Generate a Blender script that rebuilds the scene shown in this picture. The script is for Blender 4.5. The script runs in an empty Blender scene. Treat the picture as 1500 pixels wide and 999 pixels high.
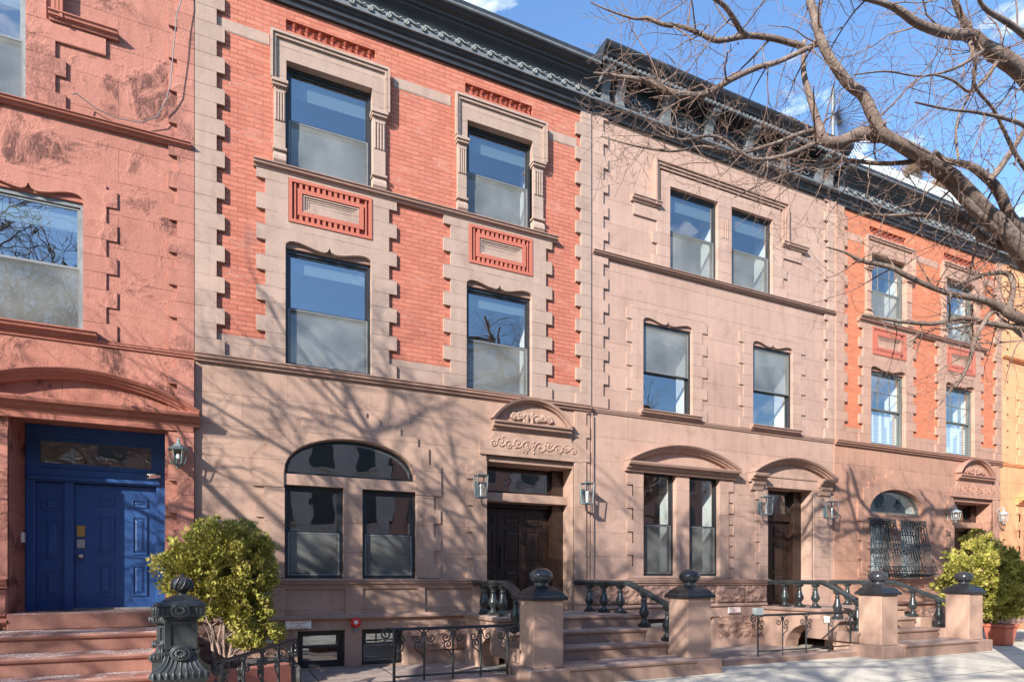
import bpy, math, random
from mathutils import Vector, geometry, noise
random.seed(7)
scene = bpy.context.scene
COL = scene.collection
EYE = 1.45          # eye height; z is authored relative to the eye, world ground = 0
# ---- calibration of the viewpoint (street camera, level, rising front) ----
FL = 900.; XV = 1984.; VPX = 2734.; HY = 848.; W = 6.8
RR = math.hypot(FL, XV); ST = XV/RR; CT = FL/RR
HD = W*FL/(1.265e-4*RR*RR)          # camera distance from the house fronts
def P(px, py, y=0.):
    """photo measurement on the vertical plane at depth y -> x, z (relative to eye), Z distance"""
    H = HD+y; Z = FL*H/(CT*(VPX-px)); return (Z-H*ST)/CT, (HY-py)*Z/FL, Z
X1 = P(285, 0)[0]
# ---------------------------------------------------------------- mesh builder
class MB:
    def __init__(s): s.v = []; s.f = []; s.sm = []
    def add(s, vs, fs, smooth=False):
        n = len(s.v); s.v += [tuple(p) for p in vs]
        for f in fs: s.f.append([i+n for i in f]); s.sm.append(smooth)
        return s
    def box(s, x0, x1, y0, y1, z0, z1):
        v = [(x, y, z) for z in (z0, z1) for y in (y0, y1) for x in (x0, x1)]
        return s.add(v, [(0,2,3,1),(4,5,7,6),(0,1,5,4),(2,6,7,3),(0,4,6,2),(1,3,7,5)])
    def obox(s, c, ax, hx, hy, z0, z1):
        """box about c=(x,y), x axis along ax"""
        ax = Vector(ax).normalized(); ay = Vector((-ax.y, ax.x)); v = []
        for z in (z0, z1):
            for sy in (-1, 1):
                for sx in (-1, 1):
                    q = Vector(c)+ax*hx*sx+ay*hy*sy; v.append((q.x, q.y, z))
        return s.add(v, [(0,2,3,1),(4,5,7,6),(0,1,5,4),(2,6,7,3),(0,4,6,2),(1,3,7,5)])
    def frustum(s, cx, cy, z0, z1, a0, b0, a1, b1):
        v = [(cx-a0,cy-b0,z0),(cx+a0,cy-b0,z0),(cx-a0,cy+b0,z0),(cx+a0,cy+b0,z0),(cx-a1,cy-b1,z1),(cx+a1,cy-b1,z1),(cx-a1,cy+b1,z1),(cx+a1,cy+b1,z1)]
        return s.add(v, [(0,2,3,1),(4,5,7,6),(0,1,5,4),(2,6,7,3),(0,4,6,2),(1,3,7,5)])
    def holes(s, outer, hs, y0, depths, yb=None, back=False):
        """sheet facing -y at y0 with openings; openings get reveals to y0+depth; outer rim to yb"""
        loops = [outer]+hs
        flat = [p for l in loops for p in l]
        tris = geometry.tessellate_polygon([[Vector((p[0], p[1], 0)) for p in l] for l in loops])
        s.add([(p[0], y0, p[1]) for p in flat], [tuple(t) for t in tris])
        if back: s.add([(p[0], yb, p[1]) for p in flat], [tuple(t)[::-1] for t in tris])
        for l, d in zip(hs, depths):
            n = len(l)
            s.add([(p[0], y0, p[1]) for p in l]+[(p[0], y0+d, p[1]) for p in l], [(i, (i+1) % n, (i+1) % n+n, i+n) for i in range(n)])
        if yb is not None:
            n = len(outer)
            s.add([(p[0], y0, p[1]) for p in outer]+[(p[0], yb, p[1]) for p in outer], [(i, (i+1) % n, (i+1) % n+n, i+n) for i in range(n)])
        return s
    def prism(s, poly, y0, y1): return s.holes(poly, [], y0, [], y1, True)
    def profx(s, prof, x0, x1, e0=0., e1=0.):
        """extrude a (y,z) profile along x, closed ends; e0/e1 mitre outwards with -y"""
        n = len(prof)
        v = [(x0+e0*p[0], p[0], p[1]) for p in prof]+[(x1-e1*p[0], p[0], p[1]) for p in prof]
        f = [(i, (i+1) % n, (i+1) % n+n, i+n) for i in range(n)]
        f += [tuple(range(n))[::-1], tuple(range(n, 2*n))]
        return s.add(v, f)
    def profpath(s, prof, path):
        """sweep profile (d,y): d = offset normal to the xz path (outwards), y depth; path in xz"""
        n = len(prof); rings = []
        for i, p in enumerate(path):
            a = path[max(i-1, 0)]; b = path[min(i+1, len(path)-1)]
            t = Vector((b[0]-a[0], b[1]-a[1])).normalized(); nn = Vector((-t.y, t.x))
            rings += [(p[0]+nn.x*d, y, p[1]+nn.y*d) for d, y in prof]
        f = []
        for k in range(len(path)-1):
            for i in range(n): f.append((k*n+i, k*n+(i+1) % n, (k+1)*n+(i+1) % n, (k+1)*n+i))
        f += [tuple(range(n))[::-1], tuple(range((len(path)-1)*n, len(path)*n))]
        return s.add(rings, f)
    def lathe(s, cx, cy, prof, n=20, sx=1., sy=1., smooth=True):
        v = []; f = []
        for r, z in prof:
            for i in range(n):
                a = 2*math.pi*i/n; v.append((cx+r*sx*math.cos(a), cy+r*sy*math.sin(a), z))
        for k in range(len(prof)-1):
            for i in range(n): f.append((k*n+i, k*n+(i+1) % n, (k+1)*n+(i+1) % n, (k+1)*n+i))
        s.add(v, f, smooth)
        m = len(prof)-1
        s.add([v[i] for i in range(n)], [tuple(range(n))[::-1]]); s.add([v[m*n+i] for i in range(n)], [tuple(range(n))])
        return s
    def tube(s, pts, r, n=6, smooth=True):
        if not hasattr(r, '__len__'): r = [r]*len(pts)
        pts = [Vector(p) for p in pts]; v = []; f = []; m = len(pts)
        up = None
        for i, p in enumerate(pts):
            t = (pts[min(i+1, m-1)]-pts[max(i-1, 0)])
            t = t.normalized() if t.length > 1e-9 else Vector((0,0,1))
            if up is None: up = Vector((0,0,1)) if abs(t.z) < .9 else Vector((1,0,0))
            a = t.cross(up) if i == 0 else pa-t*pa.dot(t)
            if a.length < 1e-6: a = t.orthogonal()
            a.normalize(); b = t.cross(a); pa = a
            for k in range(n):
                q = 2*math.pi*k/n; v.append(p+a*math.cos(q)*r[i]+b*math.sin(q)*r[i])
        for i in range(m-1):
            for k in range(n): f.append((i*n+k, i*n+(k+1) % n, (i+1)*n+(k+1) % n, (i+1)*n+k))
        s.add(v, f, smooth)
        s.add([v[k] for k in range(n)], [tuple(range(n))[::-1]]); s.add([v[(m-1)*n+k] for k in range(n)], [tuple(range(n))])
        return s
    def ell(s, c, r, n=14, m=9):
        v = [(c[0], c[1], c[2]-r[2])]; f = []
        for j in range(1, m):
            ph = -math.pi/2+math.pi*j/m
            for i in range(n):
                a = 2*math.pi*i/n; v.append((c[0]+r[0]*math.cos(ph)*math.cos(a), c[1]+r[1]*math.cos(ph)*math.sin(a), c[2]+r[2]*math.sin(ph)))
        v.append((c[0], c[1], c[2]+r[2]))
        for i in range(n): f.append((0, 1+(i+1) % n, 1+i)); f.append((len(v)-1, 1+(m-2)*n+i, 1+(m-2)*n+(i+1) % n))
        for j in range(m-2):
            for i in range(n): f.append((1+j*n+i, 1+j*n+(i+1) % n, 1+(j+1)*n+(i+1) % n, 1+(j+1)*n+i))
        return s.add(v, f, True)
    def build(s, name, mat, parent=None, bevel=0, loc=None):
        me = bpy.data.meshes.new(name)
        o = Vector(loc) if loc else Vector((0, 0, 0))
        me.from_pydata([(x-o.x, y-o.y, z+EYE-o.z) for x, y, z in s.v], [], s.f)
        me.polygons.foreach_set('use_smooth', s.sm); me.update()
        me.materials.append(mat)
        ob = bpy.data.objects.new(name, me); COL.objects.link(ob)
        if parent: ob.parent = parent
        if loc: ob.location = loc
        if bevel:
            b = ob.modifiers.new('bevel', 'BEVEL'); b.width = bevel; b.segments = 1; b.limit_method = 'ANGLE'; b.angle_limit = math.radians(40)
        return ob
def thing(name, label, cat, loc=(0,0,0), group=None):
    o = bpy.data.objects.new(name, None); COL.objects.link(o); o.location = loc; o.empty_display_size = .2
    o['label'] = label; o['category'] = cat
    if group: o['group'] = group
    return o
def tag(o, label=None, cat=None, group=None, kind=None):
    for k, v in (('label', label), ('category', cat), ('group', group), ('kind', kind)):
        if v: o[k] = v
    return o
# ---------------------------------------------------------------- materials
def newmat(name, rough=.8, metal=0., col=None, spec=None):
    m = bpy.data.materials.new(name); m.use_nodes = True; nt = m.node_tree; b = nt.nodes['Principled BSDF']
    b.inputs['Roughness'].default_value = rough; b.inputs['Metallic'].default_value = metal
    if col: b.inputs['Base Color'].default_value = (*col, 1)
    if spec is not None: b.inputs['Specular IOR Level'].default_value = spec
    return m, nt, b
class N:
    """tiny node helper"""
    def __init__(s, nt): s.nt = nt
    def n(s, t, **k):
        d = s.nt.nodes.new(t)
        for a, b in k.items():
            if a.startswith('i_'):
                key = a[2:]; key = int(key) if key.isdigit() else key.replace('_', ' ')
                if hasattr(b, 'is_output') or isinstance(b, bpy.types.NodeSocket): s.nt.links.new(b, d.inputs[key])
                else: d.inputs[key].default_value = b
            else: setattr(d, a, b)
        return d
    def math(s, op, a, b=0., c=0., clamp=False):
        d = s.nt.nodes.new('ShaderNodeMath'); d.operation = op; d.use_clamp = clamp
        for i, q in enumerate((a, b, c)):
            if isinstance(q, bpy.types.NodeSocket): s.nt.links.new(q, d.inputs[i])
            else: d.inputs[i].default_value = q
        return d.outputs[0]
    def mix(s, f, a, b, mode='MIX'):
        d = s.nt.nodes.new('ShaderNodeMix'); d.data_type = 'RGBA'; d.blend_type = mode
        for i, q in ((0, f), (6, a), (7, b)):
            if isinstance(q, bpy.types.NodeSocket): s.nt.links.new(q, d.inputs[i])
            else: d.inputs[i].default_value = q if i == 0 else (*q[:3], 1)
        return d.outputs[2]
    def ramp(s, f, lo, hi):
        d = s.nt.nodes.new('ShaderNodeMapRange'); s.nt.links.new(f, d.inputs[0]); d.inputs[1].default_value = lo; d.inputs[2].default_value = hi
        return d.outputs[0]
    def noise(s, vec, scale, detail=4, rough=.55, dist=0.):
        return s.n('ShaderNodeTexNoise', i_Vector=vec, i_Scale=scale, i_Detail=detail, i_Roughness=rough, i_Distortion=dist).outputs[0]
    def scale(s, vec, v):
        d = s.nt.nodes.new('ShaderNodeVectorMath'); d.operation = 'MULTIPLY'; s.nt.links.new(vec, d.inputs[0]); d.inputs[1].default_value = v
        return d.outputs[0]
def wallvec(h, z0, xoff=0.):
    tc = h.n('ShaderNodeTexCoord'); se = h.n('ShaderNodeSeparateXYZ', i_0=tc.outputs['Object'])
    x = h.math('ADD', h.math('ADD', se.outputs[0], se.outputs[1]), xoff); z = h.math('SUBTRACT', se.outputs[2], z0+EYE)
    return tc.outputs['Object'], h.n('ShaderNodeCombineXYZ', i_0=x, i_1=z).outputs[0], se
def stone(name, col, row=.468, width=1.25, z0=3.33, joint=.35, rough_amt=.25, soot=0., rock=0., seed=0., specks=0., offs=.5):
    m, nt, b = newmat(name, .88); h = N(nt)
    obj, wv, se = wallvec(h, z0, seed*3.1)
    sv = h.n('ShaderNodeVectorMath', operation='ADD', i_0=obj, i_1=(seed*7.3, seed*3.1, seed)).outputs[0]
    big = h.noise(sv, .9, 5, .6); mid = h.noise(sv, 5, 5, .6); fine = h.noise(sv, 55, 3, .6)
    streak = h.noise(h.scale(sv, (5, 5, .45)), 1.6, 5, .65)
    c = h.mix(h.ramp(big, .3, .7), [x*.9 for x in col], [min(1, x*1.08) for x in col])
    c = h.mix(h.math('MULTIPLY', h.ramp(mid, .45, .75), .45), c, (col[0]*.86, col[1]*.8, col[2]*.78))
    c = h.mix(h.math('MULTIPLY', h.ramp(streak, .52, .75), .35), c, (min(1, col[0]*1.15), min(1, col[1]*1.2), min(1, col[2]*1.25)))
    c = h.mix(h.math('MULTIPLY', h.ramp(streak, .5, .3), .3), c, (col[0]*.62, col[1]*.58, col[2]*.58))
    c = h.mix(h.math('MULTIPLY', h.ramp(h.noise(sv, 2.3, 8, .72, .4), .54, .66), .4), c, (col[0]*.6, col[1]*.55, col[2]*.55))
    c = h.mix(.16, c, h.mix(fine, (.0, .0, .0), (1, 1, 1)), 'SOFT_LIGHT')
    hgt = h.math('ADD', h.math('MULTIPLY', fine, .004*rough_amt*4), h.math('MULTIPLY', mid, .012*rough_amt*2))
    if row:
        br = h.n('ShaderNodeTexBrick', i_Vector=wv, i_Scale=1., i_Mortar_Size=.0045, i_Mortar_Smooth=.15, i_Brick_Width=width, i_Row_Height=row, i_Bias=0.)
        br.offset = offs
        br.inputs['Color1'].default_value = (.93, .93, .93, 1); br.inputs['Color2'].default_value = (1.06, 1.06, 1.06, 1); br.inputs['Mortar'].default_value = (1, 1, 1, 1)
        c = h.mix(.8, c, br.outputs[0], 'MULTIPLY')
        msk = h.math('MULTIPLY', br.outputs['Fac'], h.math('MULTIPLY', h.ramp(mid, .32, .5), joint))
        dark = h.mix(h.ramp(big, .5, .56), (col[0]*.34, col[1]*.28, col[2]*.26), (min(1, col[0]*1.2), min(1, col[1]*1.25), min(1, col[2]*1.3)))
        c = h.mix(msk, c, dark)
        hgt = h.math('SUBTRACT', hgt, h.math('MULTIPLY', br.outputs['Fac'], .006))
    if rock:
        vr = h.n('ShaderNodeTexVoronoi', i_Vector=h.scale(sv, (1, 1, 1.7)), i_Scale=5.5).outputs[0]
        rk = h.noise(sv, 7, 8, .62, 1.4)
        hgt = h.math('ADD', hgt, h.math('MULTIPLY', h.math('ADD', rk, vr), rock))
    if soot:
        big2 = h.noise(h.n('ShaderNodeVectorMath', operation='ADD', i_0=sv, i_1=(31., 12., 4.)).outputs[0], 1.5, 5, .6, .5)
        tooth = h.noise(h.scale(sv, (9, 9, 4)), 1.6, 6, .75, 1.)
        sm = h.math('MULTIPLY', h.ramp(big2, .525, .6), h.ramp(tooth, .36, .54))
        c = h.mix(h.math('MULTIPLY', sm, soot), c, (col[0]*.22, col[1]*.22, col[2]*.25))
        hgt = h.math('ADD', hgt, h.math('MULTIPLY', h.math('MULTIPLY', tooth, h.ramp(big2, .5, .62)), .02))
    if specks:
        geo = h.n('ShaderNodeNewGeometry'); nz = h.n('ShaderNodeSeparateXYZ', i_0=geo.outputs['Normal']).outputs[2]
        sp = h.math('MULTIPLY', h.ramp(h.noise(sv, 42, 3, .7), .5, .58), h.ramp(h.noise(sv, 3.2, 3), .42, .55))
        c = h.mix(h.math('MULTIPLY', h.math('MULTIPLY', sp, h.ramp(nz, .6, .9)), specks), c, (.75, .74, .72))
    nt.links.new(c, b.inputs['Base Color'])
    bp = h.n('ShaderNodeBump', i_Height=hgt, i_Strength=1., i_Distance=1.); nt.links.new(bp.outputs[0], b.inputs['Normal'])
    b.inputs['Specular IOR Level'].default_value = .25
    return m
def brick(name, c1, c2, mort, pale=.5, seed=0.):
    m, nt, b = newmat(name, .8); h = N(nt)
    obj, wv, se = wallvec(h, 3.33, 0)
    sv = h.n('ShaderNodeVectorMath', operation='ADD', i_0=obj, i_1=(seed*5, 0, seed*3)).outputs[0]
    wob = h.n('ShaderNodeVectorMath', operation='ADD', i_0=wv, i_1=h.scale(h.n('ShaderNodeTexNoise', i_Vector=sv, i_Scale=9.).outputs[1], (.006, .006, 0))).outputs[0]
    br = h.n('ShaderNodeTexBrick', i_Vector=wob, i_Scale=1., i_Mortar_Size=.0055, i_Mortar_Smooth=.2, i_Brick_Width=.235, i_Row_Height=.0745, i_Bias=-.05)
    br.inputs['Color1'].default_value = (*c1, 1); br.inputs['Color2'].default_value = (*c2, 1)
    n1 = h.noise(sv, .8, 5, .6); n2 = h.noise(sv, 14, 4, .6); n3 = h.noise(h.scale(sv, (1, 1, 2.2)), 1.7, 4, .6)
    pm = h.math('MULTIPLY', h.ramp(n3, .54, .68), .6)
    mc = h.mix(pm, mort, (.78, .62, .52)); br.inputs['Mortar'].default_value = (*mort, 1); nt.links.new(mc, br.inputs['Mortar'])
    c = br.outputs[0]
    c = h.mix(h.math('MULTIPLY', h.ramp(n1, .35, .75), .4), c, [min(1, x*1.25) for x in c1])
    c = h.mix(h.math('MULTIPLY', h.ramp(h.noise(h.scale(sv, (1, 1, 3.)), 3.6, 3, .5), .56, .64), .3), c, [x*.62 for x in c1])
    c = h.mix(h.math('MULTIPLY', h.ramp(h.noise(sv, 1.9, 7, .7), .57, .7), .45), c, [c1[0]*.75, c1[1]*1.15, c1[2]*1.4])
    c = h.mix(h.math('MULTIPLY', h.ramp(n2, .6, .8), .35), c, (.7, .42, .33))
    c = h.mix(h.math('MULTIPLY', h.ramp(h.noise(sv, 3.3, 6, .7), .66, .76), pale), c, (.75, .6, .52))
    nt.links.new(c, b.inputs['Base Color'])
    hg = h.math('ADD', h.math('MULTIPLY', br.outputs['Fac'], -.008), h.math('MULTIPLY', n2, .006))
    bp = h.n('ShaderNodeBump', i_Height=hg, i_Strength=1., i_Distance=1.); nt.links.new(bp.outputs[0], b.inputs['Normal'])
    b.inputs['Specular IOR Level'].default_value = .2
    return m
def paint(name, col, rough=.5, wear=.35, wcol=None, bump=.002, metal=0., spec=.5):
    m, nt, b = newmat(name, rough, metal, spec=spec); h = N(nt)
    tc = h.n('ShaderNodeTexCoord').outputs['Object']
    a = h.noise(tc, 3, 6, .65); f = h.noise(tc, 30, 4, .6)
    wc = wcol or [min(1, x*2+.02) for x in col]
    c = h.mix(h.math('MULTIPLY', h.ramp(a, .45, .75), wear), col, wc)
    c = h.mix(h.math('MULTIPLY', h.ramp(f, .58, .72), wear*.7), c, wc)
    nt.links.new(c, b.inputs['Base Color'])
    r = h.math('ADD', h.math('MULTIPLY', a, .25), rough-.1); nt.links.new(r, b.inputs['Roughness'])
    bp = h.n('ShaderNodeBump', i_Height=h.math('MULTIPLY', f, bump), i_Strength=1., i_Distance=1.); nt.links.new(bp.outputs[0], b.inputs['Normal'])
    return m
def glassmat(name, ior=2.0, tint=(.9, .94, .94)):
    m = bpy.data.materials.new(name); m.use_nodes = True; nt = m.node_tree; nt.nodes.clear(); h = N(nt)
    out = h.n('ShaderNodeOutputMaterial'); tr = h.n('ShaderNodeBsdfTransparent', i_Color=(*tint, 1))
    tc = h.n('ShaderNodeTexCoord').outputs['Object']
    wob = h.n('ShaderNodeBump', i_Height=h.math('MULTIPLY', h.noise(tc, 1.6, 2, .5), .012), i_Strength=.35, i_Distance=1.)
    gl = h.n('ShaderNodeBsdfGlossy', i_Roughness=.0, i_Color=(.95, .98, 1, 1), i_Normal=wob.outputs[0])
    geo = h.n('ShaderNodeNewGeometry'); dt = h.n('ShaderNodeVectorMath', operation='DOT_PRODUCT', i_0=geo.outputs['Incoming'], i_1=geo.outputs['Normal']).outputs['Value']
    fr = h.math('ADD', h.math('MULTIPLY', h.math('POWER', h.math('SUBTRACT', 1., h.math('ABSOLUTE', dt)), 5.), 1-ior), ior, clamp=True)
    mx = h.n('ShaderNodeMixShader', i_0=fr, i_1=tr.outputs[0], i_2=gl.outputs[0])
    nt.links.new(mx.outputs[0], out.inputs[0]); return m
def screenmat(name, col=(.3, .3, .28), op=.62):
    m = bpy.data.materials.new(name); m.use_nodes = True; nt = m.node_tree; nt.nodes.clear(); h = N(nt)
    out = h.n('ShaderNodeOutputMaterial'); tr = h.n('ShaderNodeBsdfTransparent'); d = h.n('ShaderNodeBsdfDiffuse')
    tc = h.n('ShaderNodeTexCoord').outputs['Object']
    nt.links.new(h.mix(h.ramp(h.noise(tc, 1.3, 4), .35, .65), [x*.6 for x in col], [x*1.25 for x in col]), d.inputs[0])
    mx = h.n('ShaderNodeMixShader', i_0=op, i_1=tr.outputs[0], i_2=d.outputs[0]); nt.links.new(mx.outputs[0], out.inputs[0]); return m
BROWN = (.40, .262, .198)
M = {}
M['base'] = stone('brownstone_base', BROWN, .468, 1.3, 3.25, .4)
M['trim'] = stone('brownstone_trim', (.38, .27, .215), .234, 30., 3.33, .6, seed=2)
M['mould'] = stone('brownstone_moulding', (.34, .215, .165), 0, seed=3)
M['rock'] = stone('rock_faced_brownstone', (.41, .25, .19), .27, .62, -1.24, .9, rock=.09, seed=4)
M['rockface'] = stone('rock_faced_block', (.41, .25, .19), 0, rock=.11, seed=5)
M['stone2'] = stone('tan_brownstone', (.42, .275, .215), .468, 1.5, 3.25, .25, seed=6)
M['trim2'] = stone('tan_brownstone_trim', (.42, .28, .22), .234, 30., 3.33, .4, seed=7)
M['mould2'] = stone('tan_moulding', (.36, .23, .18), 0, seed=8)
M['red'] = stone('red_painted_stone', (.40, .17, .125), .468, 1.35, 3.25, .6, soot=.85, seed=9, rough_amt=.4)
M['redtrim'] = stone('red_painted_trim', (.41, .175, .13), .234, 30., 3.33, .7, soot=.4, seed=10, rough_amt=.35)
M['redmould'] = stone('red_painted_moulding', (.36, .14, .10), 0, seed=11)
M['redstep'] = stone('red_stone_steps', (.30, .145, .11), 0, seed=12, specks=.95)
M['orange'] = stone('orange_painted_stone', (.72, .34, .17), .468, 1.4, 3.25, .5, seed=13)
M['orangetrim'] = stone('orange_painted_trim', (.72, .35, .18), .234, 30., 3.33, .8, seed=14)
M['orangemould'] = stone('orange_painted_moulding', (.70, .28, .12), 0, seed=15)
M['base3'] = stone('reddish_brownstone', (.40, .22, .155), .468, 1.3, 3.25, .4, seed=16)
M['trim3'] = stone('reddish_brownstone_trim', (.41, .245, .18), .234, 30., 3.33, .8, seed=17)
M['mould3'] = stone('reddish_moulding', (.35, .19, .14), 0, seed=18)
M['step'] = stone('brownstone_steps', (.31, .2, .155), 0, seed=19, specks=.5)
M['pier'] = stone('brownstone_pier', (.44, .285, .215), 0, seed=20)
M['brick'] = brick('red_brick', (.46, .16, .105), (.37, .115, .075), (.25, .085, .06))
M['brick3'] = brick('orange_red_brick', (.56, .175, .085), (.46, .13, .07), (.46, .22, .15), .7, seed=3.)
M['terra'] = paint('red_terracotta', (.40, .11, .07), .8, .3, (.5, .17, .12), .004)
M['cornice'] = paint('black_painted_cornice', (.016, .018, .024), .55, .35, (.055, .06, .07), .003)
M['grey'] = paint('weathered_grey_paint', (.11, .12, .13), .7, .5, (.22, .23, .24), .004)
M['scroll'] = paint('pale_grey_scroll', (.2, .21, .2), .7, .5, (.32, .33, .31), .003)
M['iron'] = paint('black_iron', (.018, .019, .022), .3, .3, (.07, .075, .075), .003)
M['ironpost'] = paint('dark_grey_cast_iron', (.045, .05, .052), .38, .5, (.1, .105, .105), .004)
M['balust'] = paint('dark_green_grey_paint', (.028, .033, .034), .28, .4, (.09, .1, .1), .002)
M['frame'] = paint('bronze_window_frame', (.02, .022, .025), .4, .3, (.05, .05, .05), .0005)
M['framegrey'] = paint('grey_window_frame', (.15, .165, .165), .5, .4, (.5, .5, .5), .001)
M['framegreen'] = paint('green_grey_window_frame', (.09, .1, .095), .5, .4, (.2, .2, .18), .001)
M['alu'] = paint('aluminium_screen_frame', (.16, .165, .165), .45, .2, (.3, .3, .3), .0005)
M['shutter'] = paint('white_shutter', (.72, .73, .7), .5, .1, (.8, .8, .78), .0005)
M['shade'] = paint('grey_green_roller_shade', (.11, .145, .145), .8, .2, (.14, .17, .17), .001)
M['glass'] = glassmat('window_glass', .3)
M['lampglass'] = glassmat('lamp_glass', .06, (.96, .97, .97))
M['screen'] = screenmat('insect_screen', (.27, .275, .255), .5)
M['screen2'] = screenmat('insect_screen_low', (.19, .19, .175), .55)
M['white'] = newmat('white_interior_plaster', .9, col=(.74, .75, .73))[0]
M['room'] = newmat('cream_interior_wall', .9, col=(.62, .64, .62))[0]
M['blue'] = paint('blue_door_paint', (.022, .075, .23), .4, .25, (.04, .12, .32), .001)
M['door'] = paint('dark_brown_door', (.03, .016, .012), .3, .35, (.06, .03, .02), .001)
M['brass'] = paint('aged_brass', (.55, .36, .12), .4, .4, (.3, .2, .08), .001, 1.)
M['steel'] = paint('brushed_steel', (.5, .5, .5), .35, .3, (.3, .3, .3), .001, 1.)
M['lampmetal'] = paint('blue_grey_lantern_metal', (.10, .13, .14), .4, .5, (.2, .23, .23), .001)
M['verdigris'] = paint('verdigris_lantern', (.17, .21, .195), .6, .7, (.32, .36, .33), .004)
M['whitelamp'] = paint('white_lantern', (.36, .4, .39), .55, .5, (.55, .58, .56), .002)
M['signwhite'] = paint('white_enamel_sign', (.78, .76, .7), .4, .2, (.6, .56, .5), .0005)
M['signred'] = newmat('red_lettering', .6, col=(.55, .05, .03))[0]
M['bellred'] = paint('red_alarm_paint', (.62, .02, .012), .35, .1, (.7, .1, .05), .0005)
M['bulb'] = newmat('bulb_glass', .2, col=(.9, .88, .82))[0]
M['slate'] = paint('pale_ribbed_roofing', (.55, .56, .52), .8, .5, (.35, .35, .33), .01)
M['side'] = stone('party_wall_stucco', (.3, .24, .2), 0, seed=22)
M['roofing'] = newmat('roof_felt', .9, col=(.12, .12, .12))[0]
M['pot'] = paint('terracotta_pot', (.42, .12, .075), .8, .5, (.5, .2, .14), .004)
M['soil'] = paint('planter_soil', (.06, .05, .045), .9, .6, (.3, .3, .32), .03)
M['wood'] = newmat('dark_floor', .7, col=(.12, .07, .04))[0]
# bark
def barkmat(name, a, b_):
    m, nt, b = newmat(name, .85); h = N(nt); tc = h.n('ShaderNodeTexCoord').outputs['Object']
    n1 = h.noise(tc, 4, 6, .65); n2 = h.noise(tc, 38, 5, .7); n3 = h.noise(h.scale(tc, (1, 1, 1)), 14, 3, .6)
    fis = h.noise(h.scale(tc, (1, 1, .35)), 30, 5, .75, 1.5)
    c = h.mix(h.ramp(n1, .35, .68), a, b_); c = h.mix(h.math('MULTIPLY', h.ramp(n3, .6, .75), .5), c, [x*.5 for x in a])
    c = h.mix(h.math('MULTIPLY', h.ramp(fis, .5, .4), .6), c, [x*.45 for x in a]); c = h.mix(h.math('MULTIPLY', h.ramp(h.noise(tc, 6.5, 5, .7), .6, .68), .55), c, (.42, .4, .34))
    nt.links.new(c, b.inputs['Base Color'])
    bp = h.n('ShaderNodeBump', i_Height=h.math('ADD', h.math('MULTIPLY', h.math('ADD', n2, fis), .014), h.math('MULTIPLY', n3, .02)), i_Strength=1., i_Distance=1.); nt.links.new(bp.outputs[0], b.inputs['Normal']); return m
M['bark'] = barkmat('street_tree_bark', (.17, .11, .085), (.32, .24, .19))
M['twig'] = barkmat('reddish_twig_bark', (.2, .115, .085), (.32, .22, .165))
M['stem'] = barkmat('arborvitae_stem', (.30, .2, .16), (.45, .34, .28))
def leafmat(name, cols):
    m, nt, b = newmat(name, .65); h = N(nt); tc = h.n('ShaderNodeTexCoord').outputs['Object']
    r = h.n('ShaderNodeNewGeometry').outputs['Random Per Island']
    c = h.mix(r, cols[0], cols[1]); c = h.mix(h.ramp(h.noise(tc, 4, 3), .42, .62), c, cols[2])
    c = h.mix(h.math('GREATER_THAN', r, .93), c, cols[3])
    nt.links.new(c, b.inputs['Base Color']); b.inputs['Specular IOR Level'].default_value = .3
    b.inputs['Subsurface Weight'].default_value = .0
    return m
M['leaf'] = leafmat('arborvitae_foliage', ((.16, .17, .022), (.37, .36, .06), (.46, .41, .10), (.36, .23, .14)))
M['dry'] = leafmat('dry_grass_foliage', ((.30, .17, .1), (.4, .25, .16), (.45, .33, .22), (.2, .2, .08)))
# sidewalk
def pave(name, col, seed=0, jx=1.55, jy=1.5):
    m, nt, b = newmat(name, .9); h = N(nt); tc = h.n('ShaderNodeTexCoord').outputs['Object']
    se = h.n('ShaderNodeSeparateXYZ', i_0=tc); v = h.n('ShaderNodeCombineXYZ', i_0=se.outputs[0], i_1=se.outputs[1]).outputs[0]
    br = h.n('ShaderNodeTexBrick', i_Vector=v, i_Scale=1., i_Mortar_Size=.014, i_Mortar_Smooth=.3, i_Brick_Width=jx, i_Row_Height=jy); br.offset = 0
    br.inputs['Color1'].default_value = (.94, .94, .94, 1); br.inputs['Color2'].default_value = (1.05, 1.05, 1.04, 1); br.inputs['Mortar'].default_value = (.3, .28, .26, 1)
    n1 = h.noise(tc, 1.3, 6, .65); n2 = h.noise(tc, 60, 4, .7); n3 = h.noise(tc, 9, 6, .7)
    c = h.mix(h.ramp(n1, .35, .68), [x*.82 for x in col], [min(1, x*1.1) for x in col]); c = h.mix(h.math('MULTIPLY', h.ramp(n3, .56, .75), .35), c, [x*.6 for x in col])
    c = h.mix(h.math('MULTIPLY', h.ramp(h.noise(tc, 2.2, 8, .7, .8), .56, .62), .45), c, [x*.5 for x in col]); c = h.mix(h.math('MULTIPLY', h.ramp(h.noise(tc, 7.5, 2, .4), .70, .73), .7), c, [x*.35 for x in col])
    c = h.mix(.7, c, h.mix(n2, (.1, .1, .1), (.9, .9, .9)), 'SOFT_LIGHT'); c = h.mix(1., c, br.outputs[0], 'MULTIPLY')
    nt.links.new(c, b.inputs['Base Color'])
    hg = h.math('ADD', h.math('MULTIPLY', br.outputs['Fac'], -.01), h.math('MULTIPLY', n2, .004))
    bp = h.n('ShaderNodeBump', i_Height=hg, i_Strength=1., i_Distance=1.); nt.links.new(bp.outputs[0], b.inputs['Normal']); return m
M['walk'] = pave('pale_concrete_sidewalk', (.60, .55, .46))
M['asphalt'] = pave('asphalt', (.055, .055, .055), jx=900., jy=900.)
M['kerb'] = pave('granite_kerb', (.3, .3, .29), jx=1.8, jy=90.)
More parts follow.
